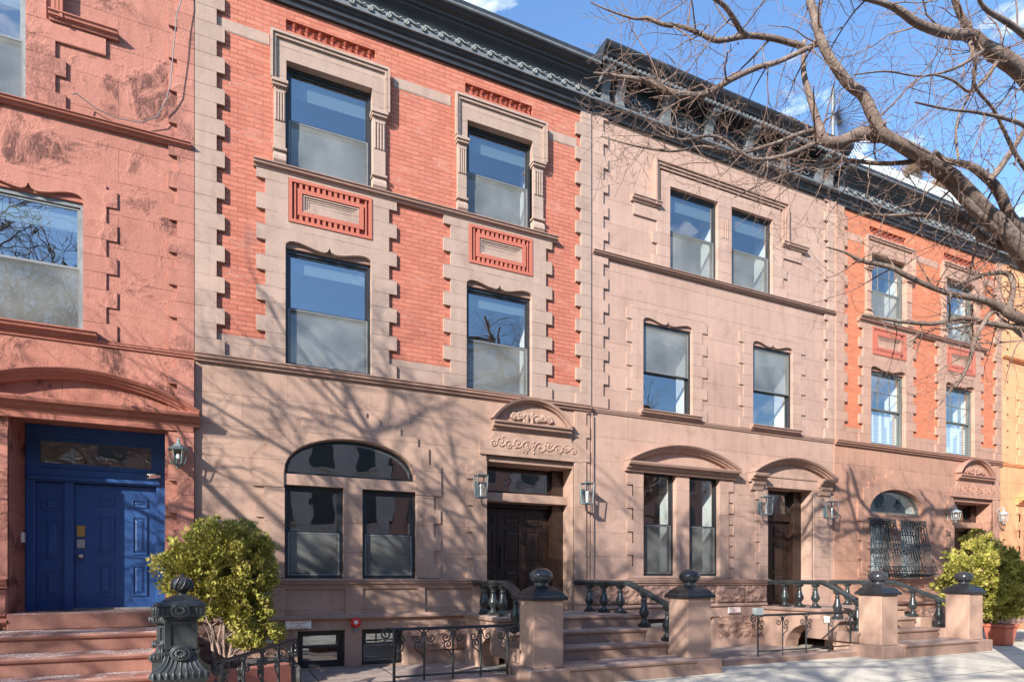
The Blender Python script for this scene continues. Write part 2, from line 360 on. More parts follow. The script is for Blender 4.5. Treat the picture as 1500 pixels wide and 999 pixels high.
M['court'] = pave('brown_areaway_paving', (.34, .26, .22), jx=1.1, jy=1.1)
# ---------------------------------------------------------------- shapes
def rect(a0, a1, z0, z1): return [(a0, z0), (a1, z0), (a1, z1), (a0, z1)]
OG = [(0, 0), (.008, .045), (.04, .078), (.09, .092), (.15, .088), (.23, .066), (.32, .034), (.39, .018), (.44, .016), (.475, .04), (.49, .075), (.5, .105)]
def ogee(a0, a1, zt, k=1.):
    w = a1-a0; L = [(a0+w*u, zt+d*k) for u, d in OG]; R_ = [(a1-w*u, zt+d*k) for u, d in OG[:-1]][::-1]
    return L+R_
def opening_ogee(a0, a1, z0, zt, k=1.): return [(a0, z0), (a1, z0)]+ogee(a0, a1, zt, k)[::-1]
def teeth(inner, sgn, small, big, z0, z1, course=.234, first=1):
    """outer edge points of a toothed strip going up"""
    pts = []; z = z0; k = first
    while z < z1-1e-6:
        zz = min(z+course, z1); o = inner+sgn*(big if k else small); pts += [(o, z+.0008), (o, zz)]; z = zz; k = 1-k
    return pts
def surround_poly(a0, a1, z0, z1, small=.29, big=.42, first=1):
    L = teeth(a0, -1, small, big, z0, z1, first=first); R_ = teeth(a1, 1, small, big, z0, z1, first=first)
    return R_+L[::-1]      # ccw: up the right, down the left
STRING = lambda z0, z1, p: [(.02, z0), (-p*.45, z0), (-p*.5, z0+(z1-z0)*.3), (-p*.8, z0+(z1-z0)*.42), (-p*.85, z0+(z1-z0)*.72), (-p, z0+(z1-z0)*.8), (-p, z1-.006), (.02, z1+.012)]
def spiral(cx, cz, r0, turns, a0, y, sgn=1, n=16, r1=None):
    pts = []; r1 = r0*.15 if r1 is None else r1
    for i in range(n+1):
        u = i/n; r = r0+(r1-r0)*u; a = a0+sgn*turns*2*math.pi*u
        pts.append((cx+r*math.cos(a), y, cz+r*math.sin(a)))
    return pts
# ---------------------------------------------------------------- window
def window(root, a0, a1, z0, z1, fr='frame', split=.5, screen='lower', muntins=False, shutters=False, scr='screen', yf=.07, arch=None):
    y = yf
    f = MB(); bw = .045
    f.holes(rect(a0-.015, a1+.015, z0-.01, z1+.01), [rect(a0+bw, a1-bw, z0+bw, z1-bw)], y, [.1], y+.1)
    win = f.build('window', M[fr], root, .004)
    zm = z0+(z1-z0)*split; b2 = .04
    def sash(s0, s1, ys, part):
        g = MB().holes(rect(a0+bw-.005, a1-bw+.005, s0, s1), [rect(a0+bw+b2, a1-bw-b2, s0+b2, s1-b2)], ys, [.03], ys+.03, True)
        if muntins and part == 'upper':
            for i in (1, 2):
                x = a0+(a1-a0)*i/3; g.box(x-.009, x+.009, ys+.004, ys+.024, s0+b2, s1-b2)
            zz = (s0+s1)/2; g.box(a0+bw+b2, a1-bw-b2, ys+.006, ys+.022, zz-.009, zz+.009)
        g.build('sash', M[fr], win)
        p = MB().add([(a0+bw+b2-.01, ys+.015, s0+b2-.01), (a1-bw-b2+.01, ys+.015, s0+b2-.01), (a1-bw-b2+.01, ys+.015, s1-b2+.01), (a0+bw+b2-.01, ys+.015, s1-b2+.01)], [(0, 1, 2, 3)])
        p.build('pane', M['glass'], win)
    sash(zm-.02, z1-bw+.005, y+.022, 'upper'); sash(z0+bw-.005, zm+.02, y+.058, 'lower')
    if screen:
        s0, s1 = (z0+bw-.002, zm) if screen == 'lower' else (zm, z1-bw+.002)
        MB().holes(rect(a0+bw-.003, a1-bw+.003, s0, s1), [rect(a0+bw+.022, a1-bw-.022, s0+.022, s1-.022)], y+.006, [.012], y+.018).build('screen_frame', M['alu'], win)
        MB().add([(a0+bw, y+.012, s0), (a1-bw, y+.012, s0), (a1-bw, y+.012, s1), (a0+bw, y+.012, s1)], [(0, 1, 2, 3)]).build('insect_screen', M[scr], win)
    # white plaster jambs of the room behind
    o = rect(a0-.01, a1+.01, z0-.02, z1+.02); i0, i1 = y+.1, y+.48
    j = MB(); n = 4
    j.add([(p[0], i0, p[1]) for p in o]+[(p[0]+(.012 if p[0] > a0+.1 else -.012), i1, p[1]) for p in o], [(i, (i+1) % n, (i+1) % n+n, i+n) for i in range(n)])
    j.build('inner_jamb', M['white'], win)
    if fr in ('frame', 'framegrey') and z0 > 3 and not shutters:
        MB().box(a0+.02, a1-.02, y+.092, y+.095, z1-.06-(.30 if z0 > 6 else .22)-.1*((a0*7.3) % 1), z1-.03).build('roller_shade', M['shade'], win)
    if shutters:
        s = MB(); zz0, zz1 = z0+bw, zm+.02 if shutters == 'half' else z1-bw
        nn = 4; ww = (a1-a0-2*bw)/nn
        for k in range(nn):
            x0 = a0+bw+k*ww+.004; x1 = x0+ww-.008; yy = y+.12
            s.box(x0, x0+.035, yy, yy+.025, zz0, zz1); s.box(x1-.035, x1, yy, yy+.025, zz0, zz1); s.box(x0+.035, x1-.035, yy, yy+.025, zz0, zz0+.05); s.box(x0+.035, x1-.035, yy, yy+.025, zz1-.05, zz1)
            z = zz0+.06
            while z < zz1-.06:
                s.add([(x0+.03, yy, z), (x1-.03, yy, z), (x1-.03, yy+.02, z+.03), (x0+.03, yy+.02, z+.03)], [(0, 1, 2, 3)]); z += .045
        s.build('shutter', M['shutter'], win)
    return win
def fixed_light(root, poly, fr, y, name='window', inset=.04, bars=None, depth=.35):
    cx = sum(p[0] for p in poly)/len(poly); cz = sum(p[1] for p in poly)/len(poly)
    x0 = min(p[0] for p in poly); x1 = max(p[0] for p in poly); z0 = min(p[1] for p in poly); z1 = max(p[1] for p in poly)
    sx = 1-2*inset/(x1-x0); sz = 1-2*inset/(z1-z0); mx = (x0+x1)/2; mz = (z0+z1)/2
    inner = [(mx+(p[0]-mx)*sx, mz+(p[1]-mz)*sz) for p in poly]
    outp = [(mx+(p[0]-mx)*1.02, mz+(p[1]-mz)*1.02) for p in poly]
    w = MB().holes(outp, [inner], y, [.06], y+.06).build(name, M[fr], root)
    g = MB(); g.add([(p[0], y+.03, p[1]) for p in inner], [tuple(range(len(inner)))]); g.build('pane', M['glass'], w)
    j = MB(); n = len(outp); j.add([(p[0], y+.06, p[1]) for p in outp]+[(p[0], y+depth, p[1]) for p in outp], [(i, (i+1) % n, (i+1) % n+n, i+n) for i in range(n)]); j.build('inner_jamb', M['white'], w)
    return w
def quoin_strips(root, mat, mat2=None, zb=3.33, zt=9.0, y=-.05, left=True, right=True):
    for a, sgn, sm, bg in ((0.004, 1, .29, .40), (6.796, -1, .22, .33)):
        edge = teeth(a, sgn, sm, bg, zb, zt)
        poly = [(a, zb)]+edge+[(a, zt)] if sgn > 0 else ([(a, zb)]+edge+[(a, zt)])[::-1]
        MB().prism(poly, y, .02).build('quoin_strip', M[mat], root, .006)
def body(root, mat='side', x0=.006, x1=6.794, h=9.0):
    b = MB(); b.add([(x0, .03, -1.47), (x0, 11, -1.47), (x1, 11, -1.47), (x1, .03, -1.47), (x0, .03, h), (x0, 11, h), (x1, 11, h), (x1, .03, h)], [(0, 1, 5, 4), (1, 2, 6, 5), (2, 3, 7, 6)])
    b.build('party_wall', M[mat], root)
    MB().box(x0, x1, .05, 11, h, h+.05).build('roof', M['roofing'], root)
    for z0, z1 in ((-1.47, -.72), (-.66, 3.0), (3.1, 5.9), (6.05, 8.8)):
        r = MB(); v = [(x, y, z) for z in (z0, z1) for y in (.56, 4.6) for x in (.12, 6.68)]
        r.add(v, [(0, 1, 3, 2), (4, 6, 7, 5), (2, 3, 7, 6), (0, 2, 6, 4), (1, 5, 7, 3)])
        r.build('room', M['room'], root)
def baluster_mb(x, y, z0, z1):
    h = z1-z0; b = MB(); b.box(x-.075, x+.075, y-.075, y+.075, z0, z0+.05*h/.5)
    pr = [(.055, .05), (.058, .07), (.035, .10), (.028, .115), (.048, .15), (.066, .19), (.07, .22), (.062, .25), (.046, .30), (.034, .36), (.030, .385), (.042, .392), (.042, .402), (.030, .412), (.030, .43), (.05, .45), (.058, .46)]
    b.lathe(x, y, [(r*1.22, z0+z*h/.5) for r, z in pr], 16)
    b.box(x-.055, x+.055, y-.055, y+.055, z0+.462*h/.5, z1); return b
def rail_sweep(pts, hw=.085):
    """moulded handrail through 3D points"""
    prof = [(-hw*.7, -.075), (-hw*.7, -.045), (-hw, -.035), (-hw, -.008), (-hw*.6, .012), (0, .02), (hw*.6, .012), (hw, -.008), (hw, -.035), (hw*.7, -.045), (hw*.7, -.075)]
    n = len(prof); v = []; f = []
    for i, p in enumerate(pts):
        a = Vector(pts[max(i-1, 0)]); b = Vector(pts[min(i+1, len(pts)-1)]); t = b-a; s = Vector((t.y, -t.x, 0)).normalized()
        for d, z in prof: v.append((p[0]+s.x*d, p[1]+s.y*d, p[2]+z))
    for k in range(len(pts)-1):
        for i in range(n): f.append((k*n+i, k*n+(i+1) % n, (k+1)*n+(i+1) % n, (k+1)*n+i))
    f += [tuple(range(n))[::-1], tuple(range((len(pts)-1)*n, len(pts)*n))]
    return MB().add(v, f)
def pier(root, x0, x1, y0=-2.75, y1=-2.29, zc=-.29, zb=-1.22):
    b = MB(); b.box(x0, x1, y0, y1, zb, zc)
    p = b.build('pier', M['pier'], root, .01)
    MB().box(x0-.12, x1+.12, y0-.12, y1+.1, -1.5, zb-.001).build('pier_base', M['step'], p, .012)
    cx, cy, w = (x0+x1)/2, (y0+y1)/2, (x1-x0)/2; d = (y1-y0)/2
    c = MB(); c.box(cx-w-.05, cx+w+.05, cy-d-.05, cy+d+.05, zc+.001, zc+.04); c.frustum(cx, cy, zc+.041, zc+.075, w+.05, d+.05, w+.02, d+.02); c.frustum(cx, cy, zc+.076, zc+.12, w+.015, d+.015, w-.01, d-.01)
    c.frustum(cx, cy, zc+.121, zc+.19, w-.01, d-.01, .12, .12)
    c.build('pier_cap', M['iron'], p, .006)
    k = MB(); k.lathe(cx, cy, [(.12, zc+.19), (.10, zc+.205), (.085, zc+.215), (.10, zc+.23), (.085, zc+.24)], 20)
    k.ell((cx, cy, zc+.335), (.165, .165, .118), 28, 16); k.build('ball_finial', M['ballpaint'], p)
M['ballpaint'] = paint('glossy_black_ball', (.035, .037, .042), .16, .35, (.07, .07, .075), .001)
def stoop(X0, lx0, rx0, pl, pr, label, splay=True, wall_w=.38):
    """pl/pr: left x of the two piers (house local)"""
    root = thing('stoop', label, 'stoop', (X0, 0, 0))
    for k, (z, y) in enumerate(((-.6, -1.5), (-.8, -1.95), (-1.0, -2.35), (-1.2, -2.92))):
        s = MB(); xr = rx0+.1+(pr-rx0)*min(1, .15+k*.3); xl = pl+.3
        if k in (1, 2): xr = (rx0+.2 if k == 1 else rx0+.32) if pr > 6.8 else xr; xl = lx0-.2
        if k == 3: xl = pl+.46+.0; xr = pr
        zl = z-.2+.001 if k < 3 else -1.47
        prof = [(.0, zl), (y+.035, zl), (y+.035, z-.065), (y+.005, z-.05), (y-.005, z-.02), (y+.01, z), (.0, z)]
        if k == 0: prof = [(.28, q[1]) if q[0] == 0 else q for q in prof]
        else: prof = [(-1.2+.001*k, q[1]) if q[0] == 0 else q for q in prof]
        s.profx(prof, xl, xr); s.build('step', M['step'], root, .004)
    sides = []
    # cheek walls with arch below the landing
    for side, xa, pc in (('l', lx0, pl+.23), ('r', rx0, pr+.23)):
        xend = pc if splay else xa
        def X(y): 
            u = max(0, min(1, (-y-.1)/2.3)); return xa+(xend-xa)*(u*u*.6+u*.4)
        arch = [(-.62+.0, -1.47)]+[(-.62-.58*(1-math.cos(t*math.pi/10)), -1.47+.55*math.sin(t*math.pi/10)) for t in range(1, 10)]+[(-1.78, -1.47)]
        poly = [(.0, -1.47), (0, -.61), (-1.46, -.61), (-1.46, -.81), (-1.92, -.81), (-1.92, -1.01), (-2.32, -1.01), (-2.32, -1.47)]+arch[::-1]
        tr = geometry.tessellate_polygon([[Vector((p[0], p[1], 0)) for p in poly]]); n = len(poly); m = MB()
        v = [(X(p[0])-wall_w/2, p[0], p[1]) for p in poly]+[(X(p[0])+wall_w/2, p[0], p[1]) for p in poly]
        m.add(v, [tuple(t) for t in tr]+[tuple(i+n for i in t) for t in tr]+[(i, (i+1) % n, (i+1) % n+n, i+n) for i in range(n)])
        m.build('cheek_wall', M['pier'], root)
        # capping moulding
        c = MB(); prof = [(-.03, -.06), (-.055, -.03), (-.055, -.004), (-.03, .012)]
        pth = [(X(-.01), -.01, -.596), (X(-.7), -.7, -.596), (X(-1.5), -1.5, -.596)]
        v = []; 
        for q in pth:
            v += [(q[0]-wall_w/2-.04, q[1], q[2]-.07), (q[0]-wall_w/2-.04, q[1], q[2]+.0), (q[0]+wall_w/2+.02, q[1], q[2]+.0), (q[0]+wall_w/2+.02, q[1], q[2]-.07)]
        f = [(k*4+i, k*4+(i+1) % 4, (k+1)*4+(i+1) % 4, (k+1)*4+i) for k in (0, 1) for i in range(4)]+[(3, 2, 1, 0), (8, 9, 10, 11)]
        c.add(v, f).build('coping', M['step'], root, .012)
        zr = -.035
        rl = [(X(-.06), -.06, zr), (X(-.8), -.8, zr), (X(-1.38), -1.38, zr), (X(-1.5), -1.5, zr-.045), (X(-2.0), -2.0, zr-.29), (X(-2.33), -2.33, zr-.455)]
        rail_sweep(rl).build('handrail', M['balust'], root)
        for yb in (-.45, -.83, -1.21): baluster_mb(X(yb), yb, -.6, zr-.07).build('baluster', M['balust'], root)
        for yb in (-1.70, -2.12):
            dz = -(abs(yb)-1.41)*.495; baluster_mb(X(yb), yb, -.8 if yb > -1.9 else -1.0, zr-.055+dz).build('baluster', M['balust'], root)
    pier(root, pl, pl+.46); pier(root, pr, pr+.46)
    return root
def door_leaf(root, x0, x1, z0, z1, y, mat, panels, name='door'):
    d = MB(); d.box(x0, x1, y, y+.05, z0, z1)
    for (a0, a1, b0, b1) in panels:
        X0_, X1_, Z0_, Z1_ = x0+(x1-x0)*a0, x0+(x1-x0)*a1, z0+(z1-z0)*b0, z0+(z1-z0)*b1
        d.holes(rect(X0_, X1_, Z0_, Z1_), [rect(X0_+.03, X1_-.03, Z0_+.03, Z1_-.03)], y-.018, [.016], y-.001)
        c, e = (X0_+X1_)/2, (Z0_+Z1_)/2; hw, hh = (X1_-X0_)/2-.045, (Z1_-Z0_)/2-.045
        d.add([(c-hw, y-.002, e-hh), (c+hw, y-.002, e-hh), (c+hw, y-.002, e+hh), (c-hw, y-.002, e+hh), (c-hw+.03, y-.014, e-hh+.03), (c+hw-.03, y-.014, e-hh+.03), (c+hw-.03, y-.014, e+hh-.03), (c-hw+.03, y-.014, e+hh-.03)], [(0, 1, 5, 4), (1, 2, 6, 5), (2, 3, 7, 6), (3, 0, 4, 7), (4, 5, 6, 7)])
    return d.build(name, M[mat], root, .003)
def segarc(xa, xb, z0, rise, n=20):
    w = (xb-xa)/2; R_ = (w*w+rise*rise)/(2*rise); cx = (xa+xb)/2; cz = z0+rise-R_; a = math.asin(w/R_)
    return [(cx+R_*math.sin(-a+2*a*i/n), cz+R_*math.cos(-a+2*a*i/n)) for i in range(n+1)]
def carving(cx, cz, w, h, y, seed, r=.011, n=5):
    """leafy scroll relief"""
    rnd = random.Random(seed); m = MB()
    for sg in (-1, 1):
        px = 0.02
        for k in range(n):
            rad = h*(.36-.03*k)*rnd.uniform(.85, 1.1); x = px+rad; px += rad*2*.86
            if px > w: break
            z = cz+(.12*h if k % 2 else -.05*h); s_ = 1 if k % 2 else -1
            pts = spiral(cx+sg*x, z, rad, 1.5, math.pi if sg > 0 else 0, y, s_*sg, 18); m.tube(pts, [r*(1.2-.5*i/18) for i in range(19)], 5)
            for q in range(5):
                a = rnd.uniform(0, 6.28); rr = rad*rnd.uniform(.1, 1.15); m.ell((cx+sg*x+rr*math.cos(a), y, z+rr*math.sin(a)*.9), (r*rnd.uniform(1.2, 2.4), r*1.2, r*rnd.uniform(1, 2.)), 7, 5)
    for q in range(4): m.ell((cx, y, cz-h*.35+h*.2*q), (r*1.5, r*1.3, r*2.2), 7, 5)
    return m
# ---------------------------------------------------------------- cornices
def scroll_cornice(root, pale=False):
    m = MB(); m.profx([(.02, 8.94), (-.05, 8.94), (-.06, 9.0), (-.1, 9.02), (-.1, 9.07), (-.14, 9.1), (-.14, 9.14), (.02, 9.14)], 0.01, 6.79)
    m.profx([(.02, 9.29), (-.13, 9.29), (-.14, 9.36), (-.18, 9.42), (-.24, 9.47), (-.25, 9.5), (-.29, 9.51), (-.30, 9.545), (-.36, 9.57), (-.40, 9.62), (-.41, 9.66), (-.43, 9.67), (-.43, 9.74), (-.3, 9.77), (.1, 9.74), (.1, 9.29)], .005, 6.795)
    c = m.build('cornice', M['cornice'], root)
    MB().profx([(.01, 9.141), (-.185, 9.141), (-.185, 9.18), (-.17, 9.289), (.01, 9.289)], .012, 6.788).build('frieze', M['grey'], c)
    MB().tube([(0.01, -.405, 9.645), (2.9, -.41, 9.645), (3.0, -.40, 9.64), (4.6, -.412, 9.648), (6.79, -.405, 9.645)], .03, 8).build('crown_roll', M['grey'], c)
    s = MB(); x = .12; 
    while x < 6.66:
        yy = -.2
        pts = spiral(x+.055, 9.212, .042, 1.1, math.pi*1.2, yy, -1, 9, .014)[::-1]+[(x+.07, yy, 9.275), (x+.12, yy, 9.272), (x+.17, yy, 9.245), (x+.22, yy, 9.24), (x+.262, yy, 9.27)]
        s.tube(pts, .016, 6); x += .297
    s.build('scroll_frieze', M['scroll'], c)
    return c
def bracket_cornice(root):
    m = MB(); m.profx([(.02, 9.0), (-.06, 9.0), (-.08, 9.06), (-.12, 9.08), (-.12, 9.13), (.02, 9.13)], .01, 6.79)
    m.profx([(.02, 9.131), (-.03, 9.131), (-.03, 9.78), (.02, 9.78)], .02, 6.78)
    m.profx([(.02, 9.78), (-.12, 9.78), (-.14, 9.82), (-.38, 9.825), (-.40, 9.86), (-.44, 9.87), (-.47, 9.92), (-.52, 9.95), (-.55, 10.0), (-.55, 10.04), (-.3, 10.07), (.1, 10.04), (.1, 9.78)], .04, 6.795)
    c = m.build('cornice', M['cornice'], root)
    MB().profx([(.01, 9.132), (-.19, 9.132), (-.21, 9.15), (-.21, 9.185), (-.02, 9.2), (.01, 9.2)], .0, 6.79).build('ledge', M['grey'], c)
    dn = MB().box(.06, 6.7, -.405, -.385, 9.76, 9.822); x = .08
    while x < 6.7: dn.box(x, x+.055, -.44, -.40, 9.765, 9.82); x += .11
    dn.build('dentil_course', M['grey'], c)
    xs = [.28, .62]+[1.75+1.12*k for k in range(4)]+[6.18, 6.52]
    for k, xb in enumerate(xs):
        b = MB(); prof = [(-.03, 9.2), (-.13, 9.2), (-.17, 9.24), (-.15, 9.3), (-.14, 9.4), (-.17, 9.52), (-.23, 9.6), (-.32, 9.65), (-.38, 9.69), (-.39, 9.74), (-.375, 9.822), (-.03, 9.822)]
        for q in range(4): b.profx(prof, xb-.085+q*.045, xb-.085+q*.045+.032)
        b.profx([(p[0]+.012 if p[0] < -.04 else p[0], p[1]+(.004 if p[1] < 9.3 else 0)) for p in prof], xb-.08, xb+.08)
        b.build('bracket', M['grey'], c)
    for k in range(5): carving(1.18+1.12*k, 9.48, .40, .36, -.045, 30+k, .016, 3).build('carved_frieze', M['grey'], c)
    return c
# ---------------------------------------------------------------- house design A : brick over brownstone, arched triple window
def house_brick(X0, Y0, label, base, trim, mould, bmat, fr, muntins, grilles=False, ndoor='door', last=False):
    root = thing('row_house', label, 'house', (X0, Y0, 0), 'brownstone row houses along the street')
    body(root)
    archp = [(2.29+1.04*math.cos(math.pi*t/18), 1.65+.61*math.sin(math.pi*t/18)**.85) for t in range(19)]
    low = MB().holes(rect(0.002, 6.798, -1.5, 3.25), [archp, rect(1.25, 2.15, .01, 1.48), rect(2.45, 3.36, .01, 1.48), rect(1.44, 2.17, -1.42, -.82), rect(2.44, 3.13, -1.42, -.82), rect(4.64, 6.44, -.6, 2.23)], 0, [.2, .2, .2, .2, .2, .75], .03)
    low.build('wall', M[base], root)
    hh = [rect(1.24, 2.61, 3.34, 5.32), rect(4.23, 5.55, 3.34, 5.32), rect(1.26, 2.64, 6.4, 8.07), rect(4.23, 5.55, 6.4, 8.07),
          rect(1.27, 2.66, 8.57, 8.74), rect(4.24, 5.56, 8.57, 8.74)]
    MB().holes(rect(0.003, 6.797, 3.25, 9.1), hh, .002, [.1, .1, .1, .1, .07, .07], .03).build('wall', M[bmat], root)
    # stone courses set in the brick
    for q0, q1 in ((.3, 1.1), (2.7, 4.1), (5.65, 6.58)): MB().box(q0, q1, -.004, .02, 3.26, 3.68).build('stone_band', M[trim], root)
    for q0, q1 in ((.3, 1.03), (2.97, 3.97), (5.90, 6.5)): MB().box(q0, q1, -.004, .02, 8.23, 8.41).build('stone_band', M[trim], root)
    quoin_strips(root, trim)
    MB().profx(STRING(3.225, 3.335, .11), 0.0, 6.8).build('string_course', M[mould], root)
    m = MB(); m.profx(STRING(6.295, 6.395, .13), .8, 6.05, 0, 0); m.build('string_course', M[mould], root)
    for a0, a1 in ((1.26, 2.59), (4.25, 5.53)):
        # 2nd floor
        poly = surround_poly(a0, a1, 3.34, 6.31)
        hol = [opening_ogee(a0, a1, 3.352, 5.18), rect(a0+.04, a1-.0+.01, 5.56, 6.25)]
        MB().holes(poly, hol, -.045, [.13, .06], .02).build('window_surround', M[trim], root, .006)
        MB().box(a0-.01, a1+.01, .02, .06, 5.185, 5.32).build('ogee_panel', M[mould], root)
        b = M[mould]
        window(root, a0, a1, 3.355, 5.17, fr, .5, None if muntins else 'lower', muntins, 'half' if muntins else False, yf=.06)
        # terracotta panel
        p0, p1 = a0+.045, a1+.005; t = MB()
        t.holes(rect(p0, p1, 5.565, 6.245), [rect(p0+.05, p1-.05, 5.615, 6.195)], -.06, [.06], .01)
        t.holes(rect(p0+.135, p1-.135, 5.70, 6.11), [rect(p0+.2, p1-.2, 5.765, 6.045)], -.055, [.05], .01)
        t.box(p0+.05, p1-.05, .0, .02, 5.615, 6.195)
        x = p0+.16
        while x < p1-.17:
            for zz, zo in ((6.112, 6.19), (5.62, 5.698)):
                t.add([(x, -.05, zz), (x+.045, -.05, zz), (x, .0, zz), (x+.045, 0, zz), (x, -.05, zo), (x+.045, -.05, zo), (x, 0, zo), (x+.045, 0, zo)], [(0, 1, 5, 4), (0, 4, 6, 2), (1, 3, 7, 5), (0, 2, 3, 1), (4, 5, 7, 6)])
            x += .088
        t.box(p0+.085, p0+.108, -.045, 0, 5.62, 6.19); t.box(p1-.108, p1-.085, -.045, 0, 5.62, 6.19)
        tp = t.build('terracotta_panel', M['terra'], root)
        q = MB(); cx, cz, hw = (p0+p1)/2, 5.905, (p1-p0)/2-.205
        for k, (d, yy) in enumerate(((0, -.04), (.035, -.025), (.07, -.015))):
            q.holes(rect(cx-hw+d, cx+hw-d, cz-.135+d*.8, cz+.135-d*.8), [rect(cx-hw+d+.032, cx+hw-d-.032, cz-.135+d*.8+.026, cz+.135-d*.8-.026)], yy, [.02], yy+.02)
        q.box(cx-hw, cx+hw, -.008, -.002, cz-.135, cz+.135)
        q.build('stone_inset', M[trim], tp)
        # 3rd floor eared surround
        s = MB(); o0, o1 = a0-.21, a1+.33 if a0 < 2 else a1+.35; o1 = a1+.3
        s.holes([(a0-.19, 7.7), (a0+.01, 7.7), (a0+.01, 8.05), (a1-.01+.02, 8.05), (a1+.01, 7.7), (a1+.26, 7.7), (a1+.26, 8.4), (a0-.19, 8.4)], [], -.06, [], .11)
        for d, yy in ((.0, -.12), (.045, -.095)):
            s.prism([(a0-.22+d, 8.44-d), (a0-.22+d, 7.7), (a0-.185+d, 7.7), (a0-.185+d, 8.40-d), (a1+.255-d, 8.40-d), (a1+.255-d, 7.7), (a1+.29-d, 7.7), (a1+.29-d, 8.44-d)], yy, -.059)
        s.build('window_surround', M[trim], root, .005)
        for x0, x1 in ((a0-.17, a0+.0), (a1+.02, a1+.23)):
            pl = MB(); pl.box(x0, x1, -.055, .11, 6.4, 7.6); f0 = x0+(x1-x0)*.16; fw = (x1-x0)*.68
            for k in range(4):
                xx = f0+fw*(k/3); pl.box(xx-.012, xx+.012, -.075, -.056, 7.08, 7.5)
            pl.box(f0-.012, f0+fw+.012, -.0752, -.056, 7.50, 7.54)
            pl.box(x0-.02, x1+.02, -.1, .05, 7.6, 7.64); pl.box(x0-.035, x1+.035, -.125, .05, 7.641, 7.69)
            pl.box(x0-.02, x1+.02, -.09, .05, 6.62, 6.66); pl.lathe((x0+x1)/2, -.05, [(.0, 0)], 3) if 0 else None
            pl.profx([(.05, 6.42), (-.07, 6.42), (-.1, 6.46), (-.1, 6.52), (-.075, 6.57), (.05, 6.6)], x0-.01, x1+.01)
            pl.build('pilaster', M[trim], root, .004)
        window(root, a0+.01, a1+.01, 6.41, 8.045, fr, .5, 'lower', muntins, False, yf=.07)
        # diamond brick relief
        d = MB(); z0 = 8.57
        for r_ in range(3):
            n = 7; wd = (a1-a0+.04)/n
            for k in range(n+ (1 if r_ == 1 else 0)):
                c = a0+.02+(k+.5-(.5 if r_ == 1 else 0)+.12)*wd; zc = z0+.03+r_*.055
                if c < a0+.05 or c > a1+.02: continue
                d.add([(c-.055, .06, zc), (c, .06, zc-.04), (c+.055, .06, zc), (c, .06, zc+.04), (c-.008, -.012, zc), (c+.008, -.012, zc)], [(0, 1, 4), (1, 5, 4), (1, 2, 5), (2, 3, 5), (3, 4, 5), (3, 0, 4)])
        d.add([(a0, .068, 8.56), (a1+.08, .068, 8.56), (a1+.08, .068, 8.75), (a0, .068, 8.75)], [(0, 1, 2, 3)])
        d.build('diamond_brickwork', M['terra'], root)
    # ground floor: arch, mullion
    stp = [(3.79, .03), (3.79, .03)]
    for r_, sgn, inn in ((1, 1, 3.36), (0, -1, 1.25)):
        small, big = (.30, .42); e = teeth(inn, sgn, small, big, .02, 1.42)
        poly = [(inn+sgn*.002, .02)]+e+[(inn+sgn*.002, 1.42)]
        MB().prism(poly if sgn > 0 else poly[::-1], -.03, .02).build('jamb_quoins', M[base], root, .005)
    def ar(s_):   # stepped voussoir outline in half
        return [(1.5, 1.43), (1.5, 1.95), (1.28, 1.95), (1.28, 2.24), (1.09, 2.24), (1.09, 2.40), (.79, 2.40), (.79, 2.54), (.44, 2.54), (.44, 2.64), (.22, 2.64), (.22, 2.74)]
    rt = [(2.29+p[0], p[1]) for p in ar(1)]; lf = [(2.29-p[0], p[1]) for p in ar(1)][::-1]
    inner = [(2.29+1.055*math.cos(math.pi*t/18), 1.65+.62*math.sin(math.pi*t/18)**.85) for t in range(19)]
    poly = rt+lf+[(1.235, 1.43)]+inner[::-1]+[(3.345, 1.43)]
    MB().holes(poly, [], -.03, [], .02).build('arch_voussoirs', M[base], root, .005)
    fixed_light(root, archp, fr, .1, inset=.05)
    wf = fr
    window(root, 1.26, 2.14, .02, 1.47, wf, .5, 'lower' if not grilles else None, False, 'full' if grilles else False, 'screen2', yf=.09)
    window(root, 2.46, 3.35, .02, 1.47, wf, .5, 'lower' if not grilles else None, False, 'full' if grilles else False, 'screen2', yf=.09)
    window(root, 1.45, 2.16, -1.4, -.83, wf, .55, None, yf=.12)
    window(root, 2.45, 3.12, -1.4, -.83, wf, .55, 'lower', scr='screen2', yf=.12)
    MB().profx(STRING(-.12, .0, .1), 0.0, 4.6).profx(STRING(-.12, .0, .1), 6.5, 6.8).build('string_course', M[mould], root)
    # recessed panels and base mouldings
    pn = MB().holes(rect(0.0, 4.5, -.62, -.121), [rect(1.25, 2.17, -.56, -.15), rect(2.45, 3.38, -.56, -.15), rect(3.5, 4.35, -.56, -.15)], -.035, [.032, .032, .032], .01)
    pn.build('base_course', M[base], root)
    MB().profx([(.01, -.66), (-.03, -.66), (-.075, -.63), (-.075, -.60), (-.03, -.57), (.01, -.57)], 0., 4.5).build('base_moulding', M[mould], root)
    for q0, q1 in ((3.2, 4.4), (.02, 1.3)): MB().box(q0, q1, -.05, -.002, -1.2, -.78).build('rock_faced_base', M['rock'], root)
    # door surround : pilasters, toothed sides
    for sgn, inn in ((-1, 4.64), (1, 6.44)):
        e = teeth(inn, sgn, .26, .38 if sgn < 0 else .34, -.1 if sgn < 0 else 2.25, 2.1 if sgn < 0 else 3.2); poly = [(inn, e[0][1])]+e+[(inn, e[-1][1])]
        MB().prism(poly if sgn > 0 else poly[::-1], -.03, .02).build('jamb_quoins', M[base], root, .005)
    MB().box(6.44, 6.7, -.028, .02, -.6, 2.24).build('door_jamb', M[base], root)
